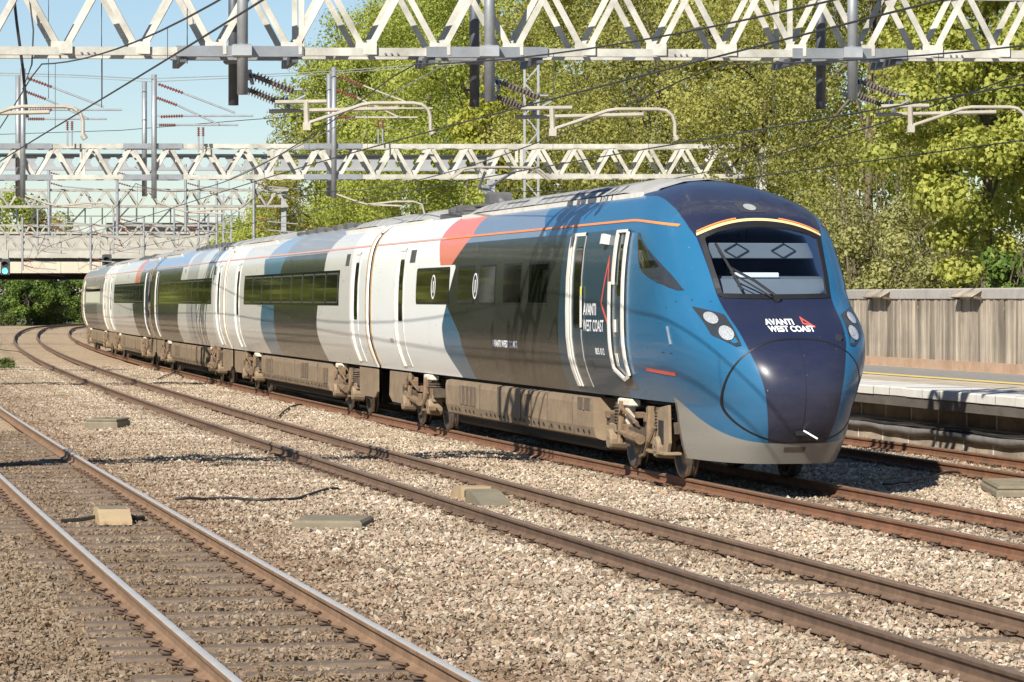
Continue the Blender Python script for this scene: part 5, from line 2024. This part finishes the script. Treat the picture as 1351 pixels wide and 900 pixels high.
def tree(name, label, cat, x, y, z0, h, rx, rz, n, size, kind, seed, shape=LEAF4, ncl=46, cf=.30, trunk=.16, group=None, low=.0):
    r = random.Random(seed)
    root = tag(empty(name, (x, y, z0)), label, cat, group)
    zc = h - rz
    cl_ = []
    while len(cl_) < ncl:
        d = Vector((r.gauss(0, 1), r.gauss(0, 1), r.gauss(0, 1))).normalized()
        t = r.uniform(.35, 1.0) ** .6
        c = Vector((d.x * rx * t, d.y * rx * t, zc + d.z * rz * t))
        if c.z < low:
            continue
        cl_.append((tuple(c), rx * cf * r.uniform(.6, 1.25)))
    mb = MB()
    top = Vector((r.uniform(-.3, .3), r.uniform(-.3, .3), zc + rz * .3))
    mid = Vector((r.uniform(-.15, .15), r.uniform(-.15, .15), zc * .5))
    mb.tube([(0, 0, -.4), (0, 0, .2), mid, top], [trunk * 1.5, trunk * 1.1, trunk * .8, trunk * .3], 9)
    for c, rr in r.sample(cl_, min(16, len(cl_))):
        c = Vector(c)
        st_ = mid.lerp(top, r.uniform(0, .8))
        mb.tube([st_, st_.lerp(c, .5) + Vector((0, 0, -.1 * rx * .3)), c], [trunk * .38, trunk * .24, trunk * .08], 6)
        for q in range(3):
            e = c + Vector((r.gauss(0, 1), r.gauss(0, 1), r.gauss(0, 1))) * rr * .6
            mb.tube([st_.lerp(c, .7), e], [trunk * .13, trunk * .04], 4)
    mb.build("trunk", 'bark', root, smooth=True)
    link("crown", foliage("crown", cl_, n, size, seed, shape), LM[kind], root)
    return root

def bush(name, label, x, y, z0, rx, h, n, size, kind, seed, twigs=40, cat="bush", group=None):
    r = random.Random(seed)
    root = tag(empty(name, (x, y, z0)), label, cat, group)
    cl_ = [((r.uniform(-rx, rx) * .8, r.uniform(-rx, rx) * .6, r.uniform(.1, .85) * h), rx * r.uniform(.22, .4)) for _ in range(30)]
    mb = MB()
    for i in range(twigs):
        a = Vector((r.uniform(-.5, .5) * rx, r.uniform(-.4, .4) * rx, 0))
        e = Vector((r.uniform(-1, 1) * rx, r.uniform(-.8, .8) * rx, r.uniform(.5, 1.08) * h))
        mb.tube([a, a.lerp(e, .5) + Vector((0, 0, .15 * h)), e], [.03, .018, .006], 4)
    mb.build("stems", 'bark', root)
    link("foliage", foliage("foliage", cl_, n, size, seed, LEAF4, .3), LM[kind], root)
    return root

# bank behind the platform, hidden by the trees
bk_ = loft("embankment", 'D', [(8.2, .6), (12, 1.6), (20, 3.2), (34, 5.0), (60, 6.0), (120, 6.0)], 50, 330, 'earth')
tag(bk_, "earth bank under the trees behind the platform", kind="structure")

def tpx(x, Y, z0):
    return (x - 675.5) / 4265 * Y, Y, z0
TR = "trees behind the platform fence"
specs = [
 # label, px centre, depth, base, height, rx, rz, leaves, size, kind, clumps
 ("large leaved yellow green maple at the right edge", 1300, 77, 1.2, 11.5, 2.7, 5.0, 15000, .17, 'maple', 60),
 ("tall maple whose top fills the upper right corner", 1395, 84, 1.2, 15.5, 4.0, 6.5, 17000, .17, 'maple', 60),
 ("olive feathery tree above the train nose", 1150, 90, 1.4, 14.0, 3.6, 6.2, 26000, .115, 'olive', 64),
 ("olive tree over the cab roof", 1010, 97, 1.4, 14.5, 3.6, 6.6, 26000, .12, 'olive', 60),
 ("yellowish tree behind the second gantry's right end", 880, 108, 1.4, 15.5, 3.9, 7.0, 26000, .13, 'olive', 60),
 ("olive tree right of the lattice mast", 775, 122, 1.4, 17.0, 4.0, 7.4, 26000, .14, 'olive', 60),
 ("bright spring green tree left of the lattice mast", 640, 136, 1.4, 18.5, 4.4, 8.2, 26000, .155, 'spring', 60),
 ("spring green tree above the pantograph", 560, 152, 1.4, 18.5, 4.4, 8.0, 26000, .165, 'spring', 60),
 ("spring green tree left of centre with a rounded top", 480, 172, 1.4, 17.5, 4.6, 7.8, 24000, .18, 'spring', 56),
 ("smaller green tree at the left end of the tree row", 425, 196, 1.0, 13.8, 4.2, 6.2, 20000, .19, 'olive', 50),
 ("low green tree at the foot of the tree row on the left", 365, 214, .6, 8.8, 4.2, 4.2, 16000, .2, 'spring', 44),
 ("low shrubby tree behind the third carriage", 310, 240, .4, 7.6, 4.0, 3.6, 13000, .22, 'spring', 40),
 ("lime yellow blossoming tree by the middle drop tubes", 672, 128, 1.4, 9.6, 2.3, 1.9, 9000, .14, 'lime', 30),
 ("tall tree beyond the right edge of the view, behind the fence", 1560, 80, 1.2, 13.5, 3.6, 5.8, 9000, .2, 'olive', 44),
 ("dark tree in the second row behind the right maple", 1230, 110, 2.0, 19, 5.0, 9.0, 17000, .2, 'spring', 50),
 ("dark tree in the second row above the cab", 1040, 125, 2.2, 20, 5.4, 9.5, 17000, .22, 'olive', 50),
 ("dark tree in the second row above the first carriage", 830, 145, 2.4, 22, 5.8, 10.5, 17000, .24, 'olive', 50),
 ("dark tree in the second row above the middle drop tubes", 690, 165, 2.4, 21.5, 6.0, 10, 17000, .26, 'spring', 50),
 ("dark tree in the second row far left of the row", 545, 195, 2.2, 19.5, 6.0, 9, 16000, .28, 'spring', 48),
]
for i, (lab, x, Y, z0, h, rx, rz, n, sz, kd, nc) in enumerate(specs):
    X, Yw, zb = tpx(x, Y, z0)
    tree("maple_tree" if kd == 'maple' else "broadleaf_tree", lab, "tree", X, Yw, zb, h, rx, rz, int(n * (2.6 if kd == 'maple' else 2.0 if i < 12 else 1.15)), sz * (.64 if kd == 'maple' else .77 if i < 12 else 1.15), kd, 100 + i, MAPLE if kd == 'maple' else LEAF4, int(nc * 1.3), .27 if kd != 'maple' else .24, .15, TR, low=.3)
X, Yw, zb = tpx(1178, 86, 1.0)
bush("thicket", "twiggy olive brown thicket above the fence beside the train nose", X, Yw, zb, 2.2, 4.9, 28000, .095, 'scrub', 301, 60)
X, Yw, zb = tpx(1252, 83, 1.0)
bush("thicket", "twiggy thicket above the fence under the maple", X, Yw, zb, 1.7, 3.6, 20000, .095, 'scrub', 302, 45)
X, Yw, zb = tpx(1340, 74.5, 1.0)
bush("laurel_bush", "fresh green laurel bush above the fence at the right edge", X, Yw, zb, 1.0, 2.9, 3600, .13, 'laurel', 303, 16)
X, Yw, zb = tpx(1112, 93, 1.0)
bush("thicket", "green thicket rising behind the right side of the nose", X, Yw, zb, 2.0, 5.0, 20000, .10, 'scrub', 304, 40)
# beyond the bridge and on the far left
far = [
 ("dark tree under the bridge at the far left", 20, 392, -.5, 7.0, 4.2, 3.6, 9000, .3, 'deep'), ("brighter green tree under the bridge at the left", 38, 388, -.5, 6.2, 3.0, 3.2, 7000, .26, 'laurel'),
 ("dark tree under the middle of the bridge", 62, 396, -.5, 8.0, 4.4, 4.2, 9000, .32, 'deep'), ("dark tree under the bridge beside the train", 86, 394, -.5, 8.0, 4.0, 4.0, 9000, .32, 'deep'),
 ("light green tree beside the rearmost carriage", 108, 390, -.5, 6.6, 3.0, 3.4, 6000, .24, 'laurel'),
 ("tree rising above the bridge at the left edge", 8, 410, 0, 16.5, 5.5, 6.0, 9000, .36, 'spring'), ("tree above the bridge parapet left of the signal", 60, 415, 0, 14.8, 4.8, 5.0, 8000, .36, 'olive'),
]
for i, (lab, x, Y, z0, h, rx, rz, n, sz, kd) in enumerate(far):
    X, Yw, zb = tpx(x, Y, z0)
    tree("broadleaf_tree", lab, "tree", X, Yw, zb, h, rx, rz, n, sz, kd, 400 + i, ncl=34, trunk=.12, group="trees by the far bridge")
for i, (lab, x, y, rx, h, kd) in enumerate((("weedy bush by the track at the far left edge", 2, 430, 1.6, 1.6, 'laurel'), ("scrubby bush where the tracks bend away", 52, 429, 1.6, 1.5, 'laurel'), ("dry scrub where the tracks bend away", 66, 428, 1.3, 2.6, 'scrub'), ("dry scrub right of the bend in the tracks", 78, 427, 1.3, 2.2, 'scrub'), ("small clump of weeds on the ballast at the left edge", 8, 488, .38, .5, 'laurel'))):
    z = -.2
    Y = 4265 * (EYE - z) / (y - 395.8)
    X = (x - 675.5) / 4265 * Y
    bush("weed_clump", lab, X, Y, z, rx, h, 1400, .16 if Y > 200 else .06, kd, 500 + i, 14, "bush")
# tree row on the near side of the line, seen mirrored in the carriage windows
wood = tag(empty("woodland", (tx('A', 150) - 15.5, 150, -.6)), "wooded edge along the left side of the line", "woodland", kind="stuff")
winv = Matrix.Translation(-wood.location)
for i, y in enumerate((80, 94, 108, 122, 138, 155, 173, 192, 212, 233, 255, 278, 303, 330)):
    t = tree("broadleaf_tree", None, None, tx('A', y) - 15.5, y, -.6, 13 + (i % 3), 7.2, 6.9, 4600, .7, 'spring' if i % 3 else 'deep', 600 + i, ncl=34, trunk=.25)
    for o in list(t.children):
        o.parent = wood
        o.matrix_parent_inverse = winv @ Matrix.Translation(t.location)
    bpy.data.objects.remove(t)
